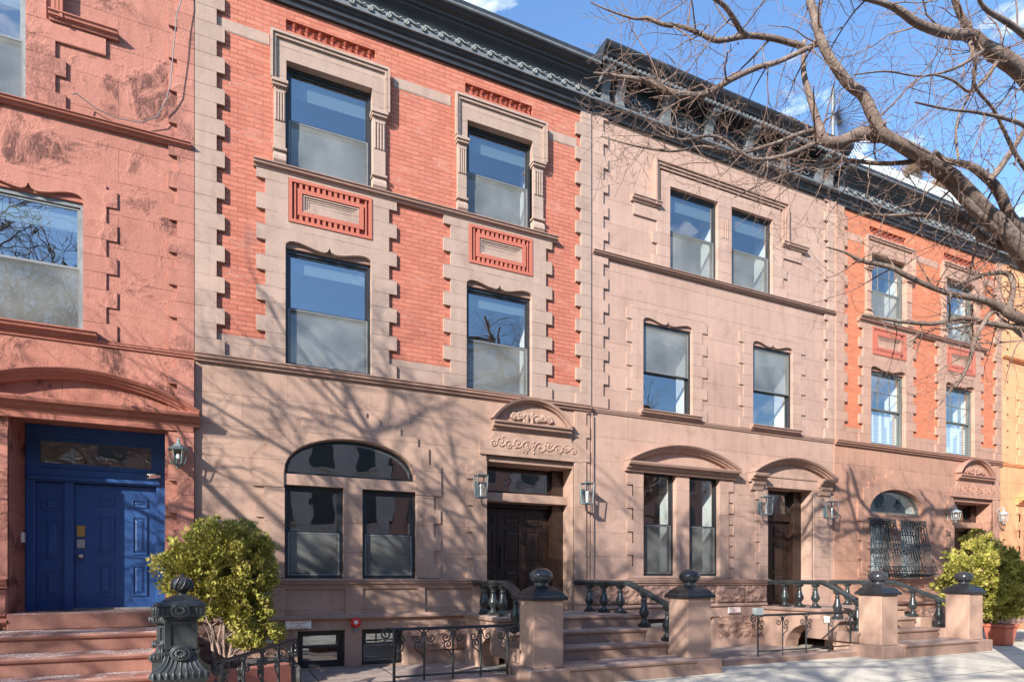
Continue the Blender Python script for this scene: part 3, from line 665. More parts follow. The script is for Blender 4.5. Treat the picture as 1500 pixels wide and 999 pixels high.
    # ornamented lintel
    lw = [(4.5, 2.23), (6.62, 2.23), (6.62, 2.46), (6.5, 2.47), (6.43, 2.52), (6.38, 2.60), (6.36, 2.68), (4.78, 2.68), (4.76, 2.60), (4.71, 2.52), (4.62, 2.47), (4.5, 2.46)]
    MB().prism(lw, -.035, .02).build('door_lintel', M[base], root, .005)
    carving(5.57, 2.44, .95, .34, -.037, int(X0*10) % 7+3, .013, 6).build('carved_panel', M[base], root)
    pd = MB(); pd.profx([(.02, 2.68), (-.06, 2.68), (-.07, 2.72), (-.13, 2.74), (-.13, 2.78), (-.17, 2.80), (-.17, 2.83), (.02, 2.85)], 4.74, 6.32)
    arc = segarc(4.78, 6.28, 2.83, .40)
    pd.profpath([(0, .02), (0, -.1), (.03, -.12), (.03, -.15), (.075, -.17), (.085, .02)], arc)
    pf = pd.build('door_pediment', M[mould], root)
    MB().prism([(p[0], p[1]) for p in arc][::-1], -.03, .015).build('tympanum', M[base], pf)
    carving(5.53, 2.96, .5, .24, -.045, 5+int(X0) % 3, .026, 5).build('carved_tympanum', M[base], pf)
    # recess: transom bar, transom light, doors
    tb = MB().box(4.64, 6.44, .26, .7, 1.44, 1.60); tb.build('transom_bar', M[base], root, .006)
    MB().box(4.645, 6.435, .05, .7, 2.12, 2.22).build('recess_soffit', M[mould], root)
    fixed_light(root, rect(4.66, 6.2, 1.62, 2.10), 'door', .5, 'transom_light', .05, depth=.2)
    MB().box(6.2, 6.44, .42, .75, -.6, 2.12).build('door_frame', M['door'], root)
    pan = [(.14, .44, .84, .94), (.56, .86, .84, .94), (.14, .44, .46, .79), (.56, .86, .46, .79), (.14, .44, .08, .4), (.56, .86, .08, .4)]
    MB().box(4.645, 4.72, .5, .74, -.59, 1.44).box(4.72, 6.2, .52, .74, 1.36, 1.439).build('door_frame', M['door'], root)
    door_leaf(root, 4.73, 5.10, -.59, 1.35, .60, 'door', [(.2, .8, .84, .94), (.2, .8, .46, .79), (.2, .8, .08, .4)])
    dl = door_leaf(root, 5.11, 6.19, -.59, 1.35, .60, 'door', pan)
    MB().box(5.16, 5.21, .565, .6, .18, .62).box(5.165, 5.205, .555, .6, .35, .40).build('door_handle', M['iron'], dl)
    scroll_cornice(root)
    if grilles:
        for gx0, gx1 in ((1.16, 2.16), (2.36, 3.36)):
            g = MB()
            def gy(z): u = max(0, (1.5-z)/1.5); return -.06-.36*u**1.4
            zs = [1.5-.15*k for k in range(10)]
            for k in range(11):
                x = gx0+(gx1-gx0)*k/10; g.tube([(x, gy(z), z) for z in zs]+[(x, -.1, .06)], .011, 5)
            for z in (1.5, 1.4, .88, .75, .32, .2, .12):
                g.tube([(gx0, -.02, z), (gx0, gy(z), z), (gx1, gy(z), z), (gx1, -.02, z)], .011, 5)
            for k in range(10):
                x = gx0+(gx1-gx0)*(k+.5)/10
                for z, r in ((1.45, .042), (.815, .04), (.26, .04)): g.tube(spiral(x, z, r, 1., 0, gy(z), 1, 8, r), .008, 4)
                g.tube([(x-.04, gy(.5), .55), (x+.04, gy(.45), .42), (x-.04, gy(.35), .34)], .007, 4)
            tag(g.build('window_grille', M['iron'], root))
    return root
# ---------------------------------------------------------------- house design B : all stone, paired windows
def house_stone(X0, Y0, label, base, trim, mould, fr, doormat='door', solid_ped=False, screens=('lower', 'upper')):
    root = thing('row_house', label, 'house', (X0, Y0, 0), 'brownstone row houses along the street')
    body(root)
    dx0, dx1 = (4.60, 6.42) if solid_ped else (4.65, 6.1)
    dz = 2.24 if solid_ped else 2.08
    db = -.46 if solid_ped else -.6
    MB().holes(rect(0.002, 6.798, -1.5, 9.1), [rect(1.24, 2.52, 3.37, 5.33), rect(4.20, 5.45, 3.37, 5.33), rect(1.91, 3.21, 6.37, 8.11), rect(3.57, 4.80, 6.37, 8.11),
        rect(1.24, 2.09, .06, 2.21), rect(2.41, 3.27, .06, 2.21), rect(dx0, dx1, db, dz), rect(1.3, 2.05, -1.42, -.82), rect(2.4, 3.1, -1.42, -.82)], 0, [.1]*4+[.15, .15, 1.0 if solid_ped else .6, .2, .2], .03).build('wall', M[base], root)
    quoin_strips(root, trim, y=-.04)
    quoin_strips(root, trim, y=-.06, zb=.02, zt=3.2) if solid_ped else None
    MB().profx(STRING(3.245, 3.325, .05), 0., 6.8).build('string_course', M[mould], root)
    MB().profx(STRING(6.28, 6.36, .12), .04, 6.76).build('string_course', M[mould], root)
    for k, (a0, a1) in enumerate(((1.253, 2.51), (4.21, 5.434))):
        poly = surround_poly(a0, a1, 3.33, 5.5, .27, .40); 
        MB().holes(poly, [opening_ogee(a0, a1, 3.40, 5.20)], -.022, [.1], .02).build('window_surround', M[trim], root, .006)
        MB().box(a0-.01, a1+.01, .025, .06, 5.205, 5.33).build('ogee_panel', M[mould], root)
        MB().profx(STRING(3.3, 3.41, .15), a0-.1, a1+.17).build('sill', M[mould], root)
        window(root, a0, a1, 3.41, 5.19, fr, .46 if screens[1] == 'upper' else .5, screens[1], yf=.055)
    # paired third floor windows
    s = MB().holes(rect(1.69, 5.02, 6.37, 8.36), [rect(1.92, 3.20, 6.385, 8.09), rect(3.58, 4.795, 6.385, 8.09)], -.03, [.11, .11], .02)
    s.build('window_surround', M[trim], root, .006)
    f = MB()
    for k in range(4): f.box(3.3+k*.05, 3.32+k*.05, -.045, -.031, 7.35, 7.75)
    f.build('mullion_fluting', M[trim], root)
    m = MB()
    for d, yy in ((0, -.12), (.05, -.09), (.1, -.06)):
        m.prism([(1.5+d, 8.52-d), (1.5+d, 7.58), (1.535+d, 7.58), (1.535+d, 8.48-d), (5.185-d, 8.48-d), (5.185-d, 7.58), (5.22-d, 7.58), (5.22-d, 8.52-d)], yy, .02)
    m.profx(STRING(7.55, 7.66, .13), .95, 1.66).profx(STRING(7.55, 7.66, .13), 5.06, 5.85)
    m.build('hood_moulding', M[mould], root)
    for sg, a in ((-1, 1.69), (1, 5.02)):
        e = MB()
        q = lambda u: a+sg*u
        poly = [(q(0), 6.37), (q(.22), 6.37), (q(.22), 6.6), (q(.1), 6.6), (q(.1), 6.84), (q(.22), 6.84), (q(.22), 7.07), (q(.1), 7.07), (q(.1), 7.3), (q(.68), 7.3), (q(.68), 7.56), (q(0), 7.56)]
        e.prism(poly if sg > 0 else poly[::-1], -.032, .02)
        e.build('ear_block', M[trim], root, .005)
    for a0, a1 in ((1.92, 3.20), (3.58, 4.795)): window(root, a0, a1, 6.39, 8.08, fr, .5, screens[0], yf=.055)
    # first floor pair
    sr = MB().holes(rect(1.0, 3.5, .02, 2.22), [rect(1.253, 2.079, .07, 2.2), rect(2.419, 3.255, .07, 2.2)], -.028, [.13, .13], .02); sr.build('window_surround', M[base], root, .006)
    for sgn, inn in ((-1, 1.0), (1, 3.5)):
        ed = teeth(inn, sgn, .0, .14, .02, 2.12); poly = [(inn, .02)]+ed+[(inn, 2.12)]
        MB().prism(poly if sgn > 0 else poly[::-1], -.029, .02).build('jamb_quoins', M[trim], root, .004)
    window(root, 1.253, 2.079, .075, 2.195, fr, .49, 'lower', scr='screen2', yf=.085); window(root, 2.419, 3.255, .075, 2.195, fr, .49, 'lower', scr='screen2', yf=.085)
    def pediment(xa, xb, z, rise, band=True, corb=False):
        pd = MB(); PR = [(.02, z-.02), (-.08, z-.02), (-.09, z+.03), (-.14, z+.04), (-.15, z+.09), (-.21, z+.1), (-.23, z+.14), (-.23, z+.16), (.02, z+.19)]
        if band: pd.profx(PR, xa, xb)
        else:
            pd.profx(PR, xa, xa+.42); pd.profx(PR, xb-.42, xb)
        arc = segarc(xa+.02, xb-.02, z+.13, rise-.02, 26)
        pd.profpath([(-.055, .02), (-.055, -.1), (-.02, -.12), (-.02, -.15), (.015, -.17), (.015, -.2), (.05, -.235), (.065, -.235), (.075, .02)], arc)
        p = pd.build('pediment', M[mould], root)
        MB().prism(arc[::-1], -.025 if band else -.02, .015).build('tympanum', M[base], p)
        return p
    pediment(.8, 3.68, 2.17, .40)
    if solid_ped:
        pediment(4.0, 6.87, 2.25, .42)
        MB().box(4.1, 6.79, -.07, -.001, 2.15, 2.23).build('door_lintel', M[mould], root)
    else:
        pediment(4.08, 6.68, 2.17, .40, band=False)
        # hollow arch below the hood, corbels and splayed jamb
        for x0 in (4.14, 6.28): MB().profx([(.02, 1.95), (-.05, 1.98), (-.08, 2.06), (-.12, 2.1), (-.14, 2.149), (.02, 2.149)], x0, x0+.34).build('corbel', M[trim], root)
        MB().box(6.1, 6.62, -.03, .02, -.6, 1.94).build('door_jamb', M[trim], root, .006)
    for sgn, inn in ((-1, dx0),):
        ed = teeth(inn, sgn, .24, .36, -.1, 2.0); poly = [(inn, -.1)]+ed+[(inn, 2.0)]
        MB().prism(poly[::-1], -.028, .02).build('jamb_quoins', M[trim], root, .004)
    MB().profx(STRING(-.12, .0, .1), 0.0, dx0).profx(STRING(-.12, 0, .1), dx1+.02, 6.8).build('string_course', M[mould], root)
    # rough base blocks
    for x0, x1 in ((.05, 1.2), (1.28, 2.2), (2.28, 3.1), (3.18, 3.95), (4.0, 4.6)):
        MB().box(x0, x1, -.045, .01, -.5, -.14).build('rock_faced_block', M['rockface'] if not solid_ped else M[base], root, .02)
    MB().profx([(.01, -.60), (-.03, -.60), (-.07, -.575), (-.07, -.55), (-.03, -.52), (.01, -.52)], 0., 4.6).build('base_moulding', M[mould], root)
    MB().box(0., 4.5, -.03, .01, -.80, -.601).build('base_band', M[base], root)
    for q0, q1 in ((3.25, 4.5), (.02, 1.2)): MB().box(q0, q1, -.05, .005, -1.28, -.801).build('rock_faced_base', M['rock'] if not solid_ped else M[base], root)
    MB().box(0, 6.6, -.075, .004, -1.5, -1.281).build('plinth', M[base], root)
    window(root, 1.31, 2.04, -1.28, -.83, fr, .5, None, yf=.12); window(root, 2.41, 3.09, -1.28, -.83, fr, .5, None, yf=.12)
    # door
    y = .42
    if solid_ped:
        MB().box(dx0-.002, dx1+.002, -.05, .95, db-.22, db+.003).build('threshold', M['redstep'], root, .012)
        q = .70; k0 = dx0+.005; k1 = 6.30
        fixed_light(root, rect(4.70, 6.24, 1.62, 2.08), 'blue', q+.03, 'transom_light', .07, depth=.2)
        f = MB().box(k0, k1, q, q+.2, 1.42, 1.615).box(k0, k1, q+.01, q+.2, 2.085, 2.235).box(k0, 4.72, q+.01, q+.2, db, 2.085).box(5.06, 5.18, q+.02, q+.2, db, 1.42).box(6.24, dx1-.005, q+.01, q+.2, db, 2.085).box(k1, dx1-.005, q, q+.2, 2.085, 2.235).box(k0+.02, k1, q-.035, q, 1.44, 1.5)
        f.build('door_frame', M['blue'], root, .008)
        door_leaf(root, 4.72, 5.06, db+.01, 1.41, q+.08, 'blue', [(.22, .85, .78, .88), (.22, .85, .4, .72), (.22, .85, .1, .32)], 'side_panel')
        dl = door_leaf(root, 5.18, 6.24, db+.02, 1.41, q+.08, 'blue', [(.27, .47, .83, .90), (.68, .88, .83, .90), (.27, .47, .44, .76), (.68, .88, .44, .76), (.27, .47, .1, .36), (.68, .88, .1, .36)])
        MB().box(5.21, 5.31, q+.06, q+.08, .63, .80).build('lock_plate', M['brass'], dl, .004)
        MB().box(5.21, 5.31, q+.06, q+.08, .46, .59).build('lock_plate', M['steel'], dl, .004)
        MB().ell((5.265, q+.03, .34), (.05, .045, .042)).build('door_knob', M['steel'], dl)
        MB().box(5.18, 6.24, q, q+.07, db+.004, db+.035).build('door_saddle', M['alu'], root)
    else:
        fixed_light(root, rect(4.68, 5.95, 1.5, 2.05), doormat, y, 'transom_light', .05, depth=.2)
        MB().box(dx0+.003, dx1-.003, y-.02, .58, 1.36, 1.49).box(dx0+.003, 4.72, y, .58, db, 1.36).box(5.84, dx1-.003, y-.1, .58, db, 2.07).build('door_frame', M[doormat], root, .005)
        dl = door_leaf(root, 4.73, 5.83, -.59, 1.35, .47, doormat, [(.1, .42, .82, .94), (.58, .9, .82, .94), (.1, .42, .42, .76), (.58, .9, .42, .76), (.1, .42, .06, .37), (.58, .9, .06, .37)])
        MB().box(4.77, 4.81, .43, .47, .1, .5).build('door_handle', M['iron'], dl)
    bracket_cornice(root)
    return root
h0 = house_stone(X1-6.8, -.01, 'red painted stone row house with a wide blue front door, leftmost in view', 'red', 'redtrim', 'redmould', 'framegrey', solid_ped=True, screens=('lower', 'lower'))
h1 = house_brick(X1, 0, 'red brick and brownstone row house with a clear arched triple window and tall cornice', 'base', 'trim', 'mould', 'brick', 'frame', False)
h2 = house_stone(X1+13.6-6.8, .02, 'all brownstone row house with paired third floor windows and bracketed black cornice', 'stone2', 'trim2', 'mould2', 'frame')
h3 = house_brick(X1+13.6, 0, 'orange red brick row house with black iron grilles bulging over its ground floor windows', 'base3', 'trim3', 'mould3', 'brick3', 'framegreen', True, True)
h4 = house_stone(X1+20.4, .02, 'orange painted row house at the right edge of the view', 'orange', 'orangetrim', 'orangemould', 'framegreen')
# pale ribbed roofing above the cornice of the fourth house
r = MB()
for k in range(46):
    x = .5+k*.1; q = -.12 if 17 < k < 21 or k > 40 else 0; r.add([(x, -.36, 9.76), (x+.08, -.36, 9.76), (x+.08, -.12, 10.3+q), (x, -.12, 10.3+q), (x+.1, -.34, 9.74), (x+.1, -.10, 10.27+q)], [(0, 1, 2, 3), (1, 4, 5, 2)])
r.add([(.5, -.10, 10.16), (5.1, -.10, 10.16), (5.1, .3, 9.5), (.5, .3, 9.5), (.5, -.35, 9.7), (5.1, -.35, 9.7), (.5, -.35, 9.755), (5.1, -.35, 9.755)], [(0, 1, 2, 3), (4, 5, 7, 6), (0, 3, 4, 6), (1, 7, 5, 2)])
r.build('roof_slope', M['slate'], h3)
# ---------------------------------------------------------------- stoops
st1 = stoop(X1, 4.42, 6.47, 4.22, 6.85, 'brownstone stoop with black balusters and ball topped piers, nearest the viewer')
st2 = stoop(X1+6.8, 4.66, 6.6, 4.52, 7.18, 'brownstone stoop with black balusters under the door with a hollow arched hood')
st0 = thing('stoop', 'red painted stone steps below the blue door', 'stoop', (X1-6.8, 0, 0))
for k, (z, y) in enumerate(((-.68, -.95), (-.90, -1.5), (-1.12, -1.95), (-1.34, -2.4))):
    prof = [(-.04, z-.219), (y+.04, z-.219), (y+.04, z-.075), (y+.005, z-.055), (y-.008, z-.025), (y+.012, z), (-.04, z)]
    if k: prof = [(-.7-.001*k, q[1]) if q[0] == -.04 else q for q in prof]
    MB().profx(prof, 2.9, 6.5).build('step', M['redstep'], st0, .004)
MB().box(6.5, 6.72, -2.2, -.08, -1.48, -.75).build('cheek_wall', M['redmould'], st0, .01)
# ---------------------------------------------------------------- cast iron newel posts
def newel(x, y, s, label, base):
    root = thing('newel_post', label, 'newel post', (x, y, 0), 'cast iron newel posts of the red house')
    z0 = base; sv_ = s[0]
    def Z(u): return z0+u*sv_
    a = s[1]; s = a/.29
    b = MB(); b.box(x-a*.86, x+a*.86, y-a*.86, y+a*.86, -1.45, Z(0)); b.build('pedestal', M['ironpost'], root).parent = root
    def fix(o): o.location = (-x, -y, 0); return o
    fix(root.children[0])
    b = MB(); b.frustum(x, y, Z(0), Z(.05), a*.9, a*.9, a*1.0, a*1.0); b.frustum(x, y, Z(.051), Z(.13), a*1.02, a*1.02, a*1.02, a*1.02)
    for k in range(9):
        for sg in (0, 1):
            u = -a*.92+k*a*.23
            if sg: b.tube([(x+u, y-a*1.02, Z(.055)), (x+u, y-a*1.05, Z(.09)), (x+u, y-a*1.0, Z(.128))], .017*s, 6)
            else: b.tube([(x-a*1.02, y+u, Z(.055)), (x-a*1.05, y+u, Z(.09)), (x-a*1.0, y+u, Z(.128))], .017*s, 6)
    prof = [(.98, .13), (.80, .17), (.66, .23), (.58, .30), (.56, .34)]
    for (r0, u0), (r1, u1) in zip(prof, prof[1:]): b.frustum(x, y, Z(u0)+.0005, Z(u1), a*r0, a*r0, a*r1, a*r1)
    for k in range(7):
        u = -.75+k*.25
        b.tube([(x+u*a*r_ , y-a*r_, Z(q)) for r_, q in prof], .012*s, 5); b.tube([(x-a*r_, y+u*a*r_, Z(q)) for r_, q in prof], .012*s, 5)
    fix(b.build('fluted_base', M['ironpost'], root))
    b = MB(); b.box(x-a*.62, x+a*.62, y-a*.62, y+a*.62, Z(.341), Z(.40)); b.box(x-a*.54, x+a*.54, y-a*.54, y+a*.54, Z(.401), Z(.80))
    b.holes(rect(x-a*.54, x+a*.54, Z(.42), Z(.79)), [rect(x-a*.36, x+a*.36, Z(.47), Z(.74))], y-a*.6, [.03*s], y-a*.53)
    b.box(x-a*.6, x-a*.53, y-a*.5, y-a*.38, Z(.42), Z(.79)); b.box(x-a*.6, x-a*.53, y+a*.38, y+a*.5, Z(.42), Z(.79))
    b.box(x-a*.64, x+a*.64, y-a*.64, y+a*.64, Z(.801), Z(.83))
    fix(b.build('shaft', M['ironpost'], root, .005))
    def disc(cx, cy, cz, r, ax):
        m = MB(); n = 20
        for rr, d0 in ((r, .0), (r*.82, .02)):
            pts = [(cx+(rr*math.cos(t*math.pi/10) if ax == 'x' else -d0), cy+(rr*math.cos(t*math.pi/10) if ax == 'y' else -d0), cz+rr*.8*math.sin(t*math.pi/10)) for t in range(21)]
            m.tube(pts, .016*s, 6)
        m.ell((cx, cy, cz), (r*.95 if ax == 'x' else .03, r*.95 if ax == 'y' else .03, r*.75), 16, 8)
        for t in range(10):
            q = t*math.pi/5; e = Vector((math.cos(q) if ax == 'x' else 0, math.cos(q) if ax == 'y' else 0, math.sin(q)*.8))
            c = Vector((cx, cy, cz))+e*r*.45+(Vector((0, -.03, 0)) if ax == 'x' else Vector((-.03, 0, 0))); m.ell(c, (.022*s, .018*s, .022*s), 8, 5)
        return m
    for ax in ('x', 'y'):
        o = (x, y-a*.68, Z(.37)) if ax == 'x' else (x-a*.68, y, Z(.37)); fix(disc(*o, a*.36, ax).build('medallion', M['ironpost'], root))
        o = (x, y-a*.88, Z(.93)) if ax == 'x' else (x-a*.88, y, Z(.93)); fix(disc(*o, a*.33, ax).build('medallion', M['ironpost'], root))
    b = MB(); b.frustum(x, y, Z(.83), Z(.86), a*.62, a*.62, a*.82, a*.82); b.box(x-a*.82, x+a*.82, y-a*.82, y+a*.82, Z(.861), Z(.98))
    for k in range(10):
        u = -a*.74+k*a*.164
        b.box(x+u-.011*s, x+u+.011*s, y-a*.86, y-a*.821, Z(.875), Z(.97)); b.box(x-a*.86, x-a*.821, y+u-.012*s, y+u+.012*s, Z(.875), Z(.97))
    b.box(x-a*.89, x+a*.89, y-a*.89, y+a*.89, Z(.981), Z(1.0)); b.frustum(x, y, Z(1.0)+.0005, Z(1.06), a*.84, a*.84, a*.62, a*.62); b.frustum(x, y, Z(1.06)+.0005, Z(1.13), a*.64, a*.64, a*.2, a*.2)
    fix(b.build('fluted_cap', M['ironpost'], root, .004))
    b = MB(); b.lathe(x, y, [(a*.2, Z(1.12)), (a*.15, Z(1.15)), (a*.2, Z(1.165)), (a*.3, Z(1.19)), (a*.36, Z(1.22)), (a*.38, Z(1.27)), (a*.34, Z(1.33)), (a*.22, Z(1.36)), (a*.1, Z(1.37)), (a*.08, Z(1.40)), (.004, Z(1.41))], 20)
    for t in range(8):
        q = t*math.pi/4; b.tube([(x+a*.37*math.cos(q), y+a*.37*math.sin(q), Z(1.2)), (x+a*.40*math.cos(q+.3), y+a*.40*math.sin(q+.3), Z(1.27)), (x+a*.33*math.cos(q+.5), y+a*.33*math.sin(q+.5), Z(1.34))], .012*s, 5)
    fix(b.build('ball_finial', M['iron'], root))
    return root
newel(-.40, -4.2, (.645, .212), 'tall ornate cast iron newel post with medallions and a ball, before the left shrub', -.86)
newel(-.63, -2.9, (.46, .14), 'smaller cast iron newel post half hidden behind the tall ornate one', -.84)
# ---------------------------------------------------------------- iron railings with scrolls
def scrollfence(name, label, A, B, n, ztop, zbot, ground=-1.45, lastcurl=True, group=None):
    root = thing(name, label, 'railing', (A[0], A[1], 0), group)
    A = Vector(A); B = Vector(B); d = (B-A); L = d.length; t = d/L; nn = Vector((-t.y, t.x))
    off = Vector((A.x, A.y, 0))
    def W3(u, z, s=0.): q = A+t*u+nn*s; return (q.x-A.x, q.y-A.y, z)
    r = MB(); r.tube([W3(-.08, ztop), W3(L+.08, ztop)], .012, 6); r.tube([W3(-.05, ztop-.012), W3(L+.05, ztop-.012)], .018, 4, False); r.build('top_rail', M['iron'], root)
    MB().tube([W3(0, zbot), W3(L, zbot)], .012, 4, False).build('bottom_rail', M['iron'], root)
    def sp(cu, cz, r0, turns, a0, sg, nseg=14):
        out = []
        for i in range(nseg+1):
            q = i/nseg; rr = r0*(1-.85*q); a = a0+sg*turns*6.283*q; out.append(W3(cu+rr*math.cos(a), cz+rr*math.sin(a)))
        return out
    for k in range(n+1):
        u = L*k/n; p = MB(); p.tube([W3(u, ground+.09), W3(u, ztop-.01)], .016 if k not in (0, n) else .02, 4, False)
        p.build('post', M['iron'], root)
        s = MB()
        for sg in (-1, 1):
            if (k == 0 and sg < 0) or (k == n and sg > 0): continue
            # C scroll from top rail curling outwards, S scroll to the post
            c = [W3(u+sg*.02, ztop-.11), W3(u+sg*.03, ztop-.06), W3(u+sg*.08, ztop-.025), W3(u+sg*.15, ztop-.02)]
            s.tube(c, .0095, 4)
            s.tube([W3(u+sg*.02, ztop-.06)]+sp(u+sg*.10, ztop-.14, .06, 1.35, math.pi if sg > 0 else 0, sg), .0095, 4)
            if (k+sg) % 2 == 0 or True:
                if sg == (1 if A.x > 5 else -1) or k in (0, n): s.tube([W3(u+sg*.01, ztop-.40), W3(u+sg*.04, ztop-.34), W3(u+sg*.11, ztop-.29)]+sp(u+sg*.07, ztop-.235, .055, 1.3, 0 if sg > 0 else math.pi, sg), .0095, 4)
        if s.v: s.build('scrollwork', M['iron'], root)
    for u, sg in ((L, 1), (0, -1)):
        s = MB(); s.tube([W3(u, ztop)]+sp(u+sg*.1, ztop-.07, .075, 1.5, math.pi/2, -sg), .013, 5); s.tube(sp(u+sg*.1, ztop-.19, .045, 1.2, math.pi/2, -sg), .009, 5); s.build('end_scroll', M['iron'], root)
    return root
f1x0 = X1+2.42; f1x1 = X1+4.03
scrollfence('areaway_railing', 'low black scrolled iron railing ending beside the nearest ball topped pier', (f1x0, -2.3), (f1x1, -2.3), 4, -.64, -1.27, group='scrolled iron areaway railings')
f2x0 = X1+6.8+2.06; f2x1 = X1+6.8+4.42
f2 = scrollfence('areaway_railing', 'low black iron railing with scrolls and a small white tag, left of the second stoop', (f2x0, -2.2), (f2x1, -2.2), 4, -.62, -1.26, group='scrolled iron areaway railings')
MB().box(1.62, 1.76, -.03, -.02, -.80, -.68).build('tag_plate', M['signwhite'], f2)
scrollfence('areaway_railing', 'low black iron railing with scrolls running from the ornate newel post past the shrub', (-.1, -3.85), (.68, -2.0), 4, -.76, -1.33, group='scrolled iron areaway railings')
tag(MB().box(f1x0-.5, f1x1+.1, -2.45, -2.13, -1.47, -1.34).build('kerb_wall', M['step'], None, .01, (f1x0, -2.3, 0)), 'low brownstone kerb under the railing nearest the first ball topped pier', 'kerb wall')
tag(MB().box(f2x0-.9, f2x1+.1, -2.35, -2.03, -1.47, -1.35).build('kerb_wall', M['step'], None, .01, (f2x0, -2.2, 0)), 'low brownstone kerb under the railing with the white tag', 'kerb wall')
pw = MB().obox((.13, -1.56), (1.1, .6), .64, .09, -1.47, -1.14); tag(pw.build('planter_wall', M['redmould'], None, .01, (.13, -1.56, 0)), 'low red stone planter wall in front of the left shrub', 'planter wall')
tag(MB().box(-.5, .85, -1.3, -.1, -1.449, -1.2).build('planter_bed', M['soil'], None, .02, (.1, -.6, 0)), 'dark planter bed at the foot of the left shrub', 'planter')
# ---------------------------------------------------------------- lanterns
def box_lantern(x, label, z=1.42, y=-.14):
    root = thing('wall_lantern', label, 'wall lantern', (x, y, 0), 'glass box wall lanterns beside the front doors')
    m = MB(); w = .095; z1 = z+.38
    for sx in (-1, 1):
        for sy in (-1, 1):
            m.tube([(sx*w*.8, -.08+sy*w*.8, z), (sx*w, -.08+sy*w, z1)], .012, 4, False)
    m.box(-w*.8-.01, w*.8+.01, -.08-w*.8-.01, -.08+w*.8+.01, z-.012, z+.006)
    for zz, q in ((z+.006, w*.82), (z1, w)):
        for a, b in (((-q, -q), (q, -q)), ((q, -q), (q, q)), ((q, q), (-q, q)), ((-q, q), (-q, -q))): m.tube([(a[0], -.08+a[1], zz), (b[0], -.08+b[1], zz)], .009, 4, False)
    m.frustum(0, -.08, z1, z1+.03, w+.01, w+.01, w*.4, w*.4)
    m.tube([(-.03, -.08, z1+.03), (-.03, -.08, z1+.07), (0.0, -.08, z1+.085), (.03, -.08, z1+.07), (.03, -.08, z1+.03)], .006, 5)
    m.build('lantern_frame', M['lampmetal'], root)
    MB().box(-.05, .05, .10, .13, z+.04, z+.30).tube([(0, .12, z+.25), (0, .05, z+.25)], .012, 6).build('back_plate', M['lampmetal'], root)
    g = MB(); 
    for a, b in (((-w, -w), (w, -w)), ((w, -w), (w, w)), ((-w, w), (-w, -w))):
        g.add([(a[0]*.82, -.08+a[1]*.82, z+.005), (b[0]*.82, -.08+b[1]*.82, z+.005), (b[0], -.08+b[1], z1), (a[0], -.08+a[1], z1)], [(0, 1, 2, 3)])
    g.build('lantern_glass', M['lampglass'], root)
    MB().ell((0, -.08, z+.2), (.025, .025, .042), 10, 8).lathe(0, -.08, [(.018, z+.0), (.018, z+.16)], 8).build('bulb', M['bulb'], root)
    return root
box_lantern(X1+4.45, 'glass box lantern left of the first brownstone doorway, before the transom window')
box_lantern(X1+6.6, 'glass box lantern right of the first brownstone doorway, casting a framed shadow')
box_lantern(X1+6.8+4.38, 'glass box lantern left of the doorway with the hollow arched hood')
box_lantern(X1+6.8+6.45, 'glass box lantern right of the doorway with the hollow arched hood')
def carriage(x, y, z, label, mat, s=1., arm=False, grp=None):
    root = thing('wall_lantern', label, 'wall lantern', (x, y, 0), grp); yy = -.2*s if arm else -.13*s
    b = MB(); b.lathe(0, yy, [(.05*s, z), (.085*s, z+.02*s), (.09*s, z+.03*s)], 6, smooth=False); b.lathe(0, yy, [(.135*s, z+.22*s), (.14*s, z+.235*s), (.07*s, z+.29*s), (.03*s, z+.32*s), (.018*s, z+.35*s), (.022*s, z+.37*s), (.004, z+.40*s)], 6, smooth=False)
    for k in range(6):
        a = k*math.pi/3; b.tube([(.085*s*math.cos(a), yy+.085*s*math.sin(a), z+.03*s), (.12*s*math.cos(a), yy+.12*s*math.sin(a), z+.225*s)], .008*s, 4)
    b.ell((0, yy, z-.02*s), (.025*s, .025*s, .03*s), 8, 6)
    b.build('lantern_frame', M[mat], root)
    c = MB(); c.box(-.05*s, .05*s, -.02, .02, z+.02, z+.26*s)
    if arm: c.tube([(0, -.0, z+.25*s), (0, -.05, z+.38*s), (0, -.12, z+.44*s), (0, yy, z+.43*s), (0, yy, z+.36*s)], .014*s, 6)
    else: c.tube([(0, 0, z+.1*s), (0, yy+.08*s, z+.12*s)], .015*s, 6)
    c.build('bracket', M[mat], root)
    MB().lathe(0, yy, [(.083*s, z+.03*s), (.116*s, z+.22*s)], 6, smooth=False).build('lantern_glass', M['lampglass'], root)
    MB().ell((0, yy, z+.13*s), (.03*s, .03*s, .045*s), 10, 8).build('bulb', M['bulb'], root)
carriage(X1-6.8+6.6, -.04, 1.63, 'verdigris carriage lantern beside the blue door', 'verdigris', 1.0)
carriage(X1+13.6+4.42, -.0, 1.56, 'pale carriage lantern on a curled arm, left side of the fourth doorway', 'whitelamp', .95, True, 'pale lanterns on curled arms')
carriage(X1+13.6+6.6, -.0, 1.60, 'pale carriage lantern on a curled arm near the orange house, right side of the doorway', 'whitelamp', .95, True, 'pale lanterns on curled arms')
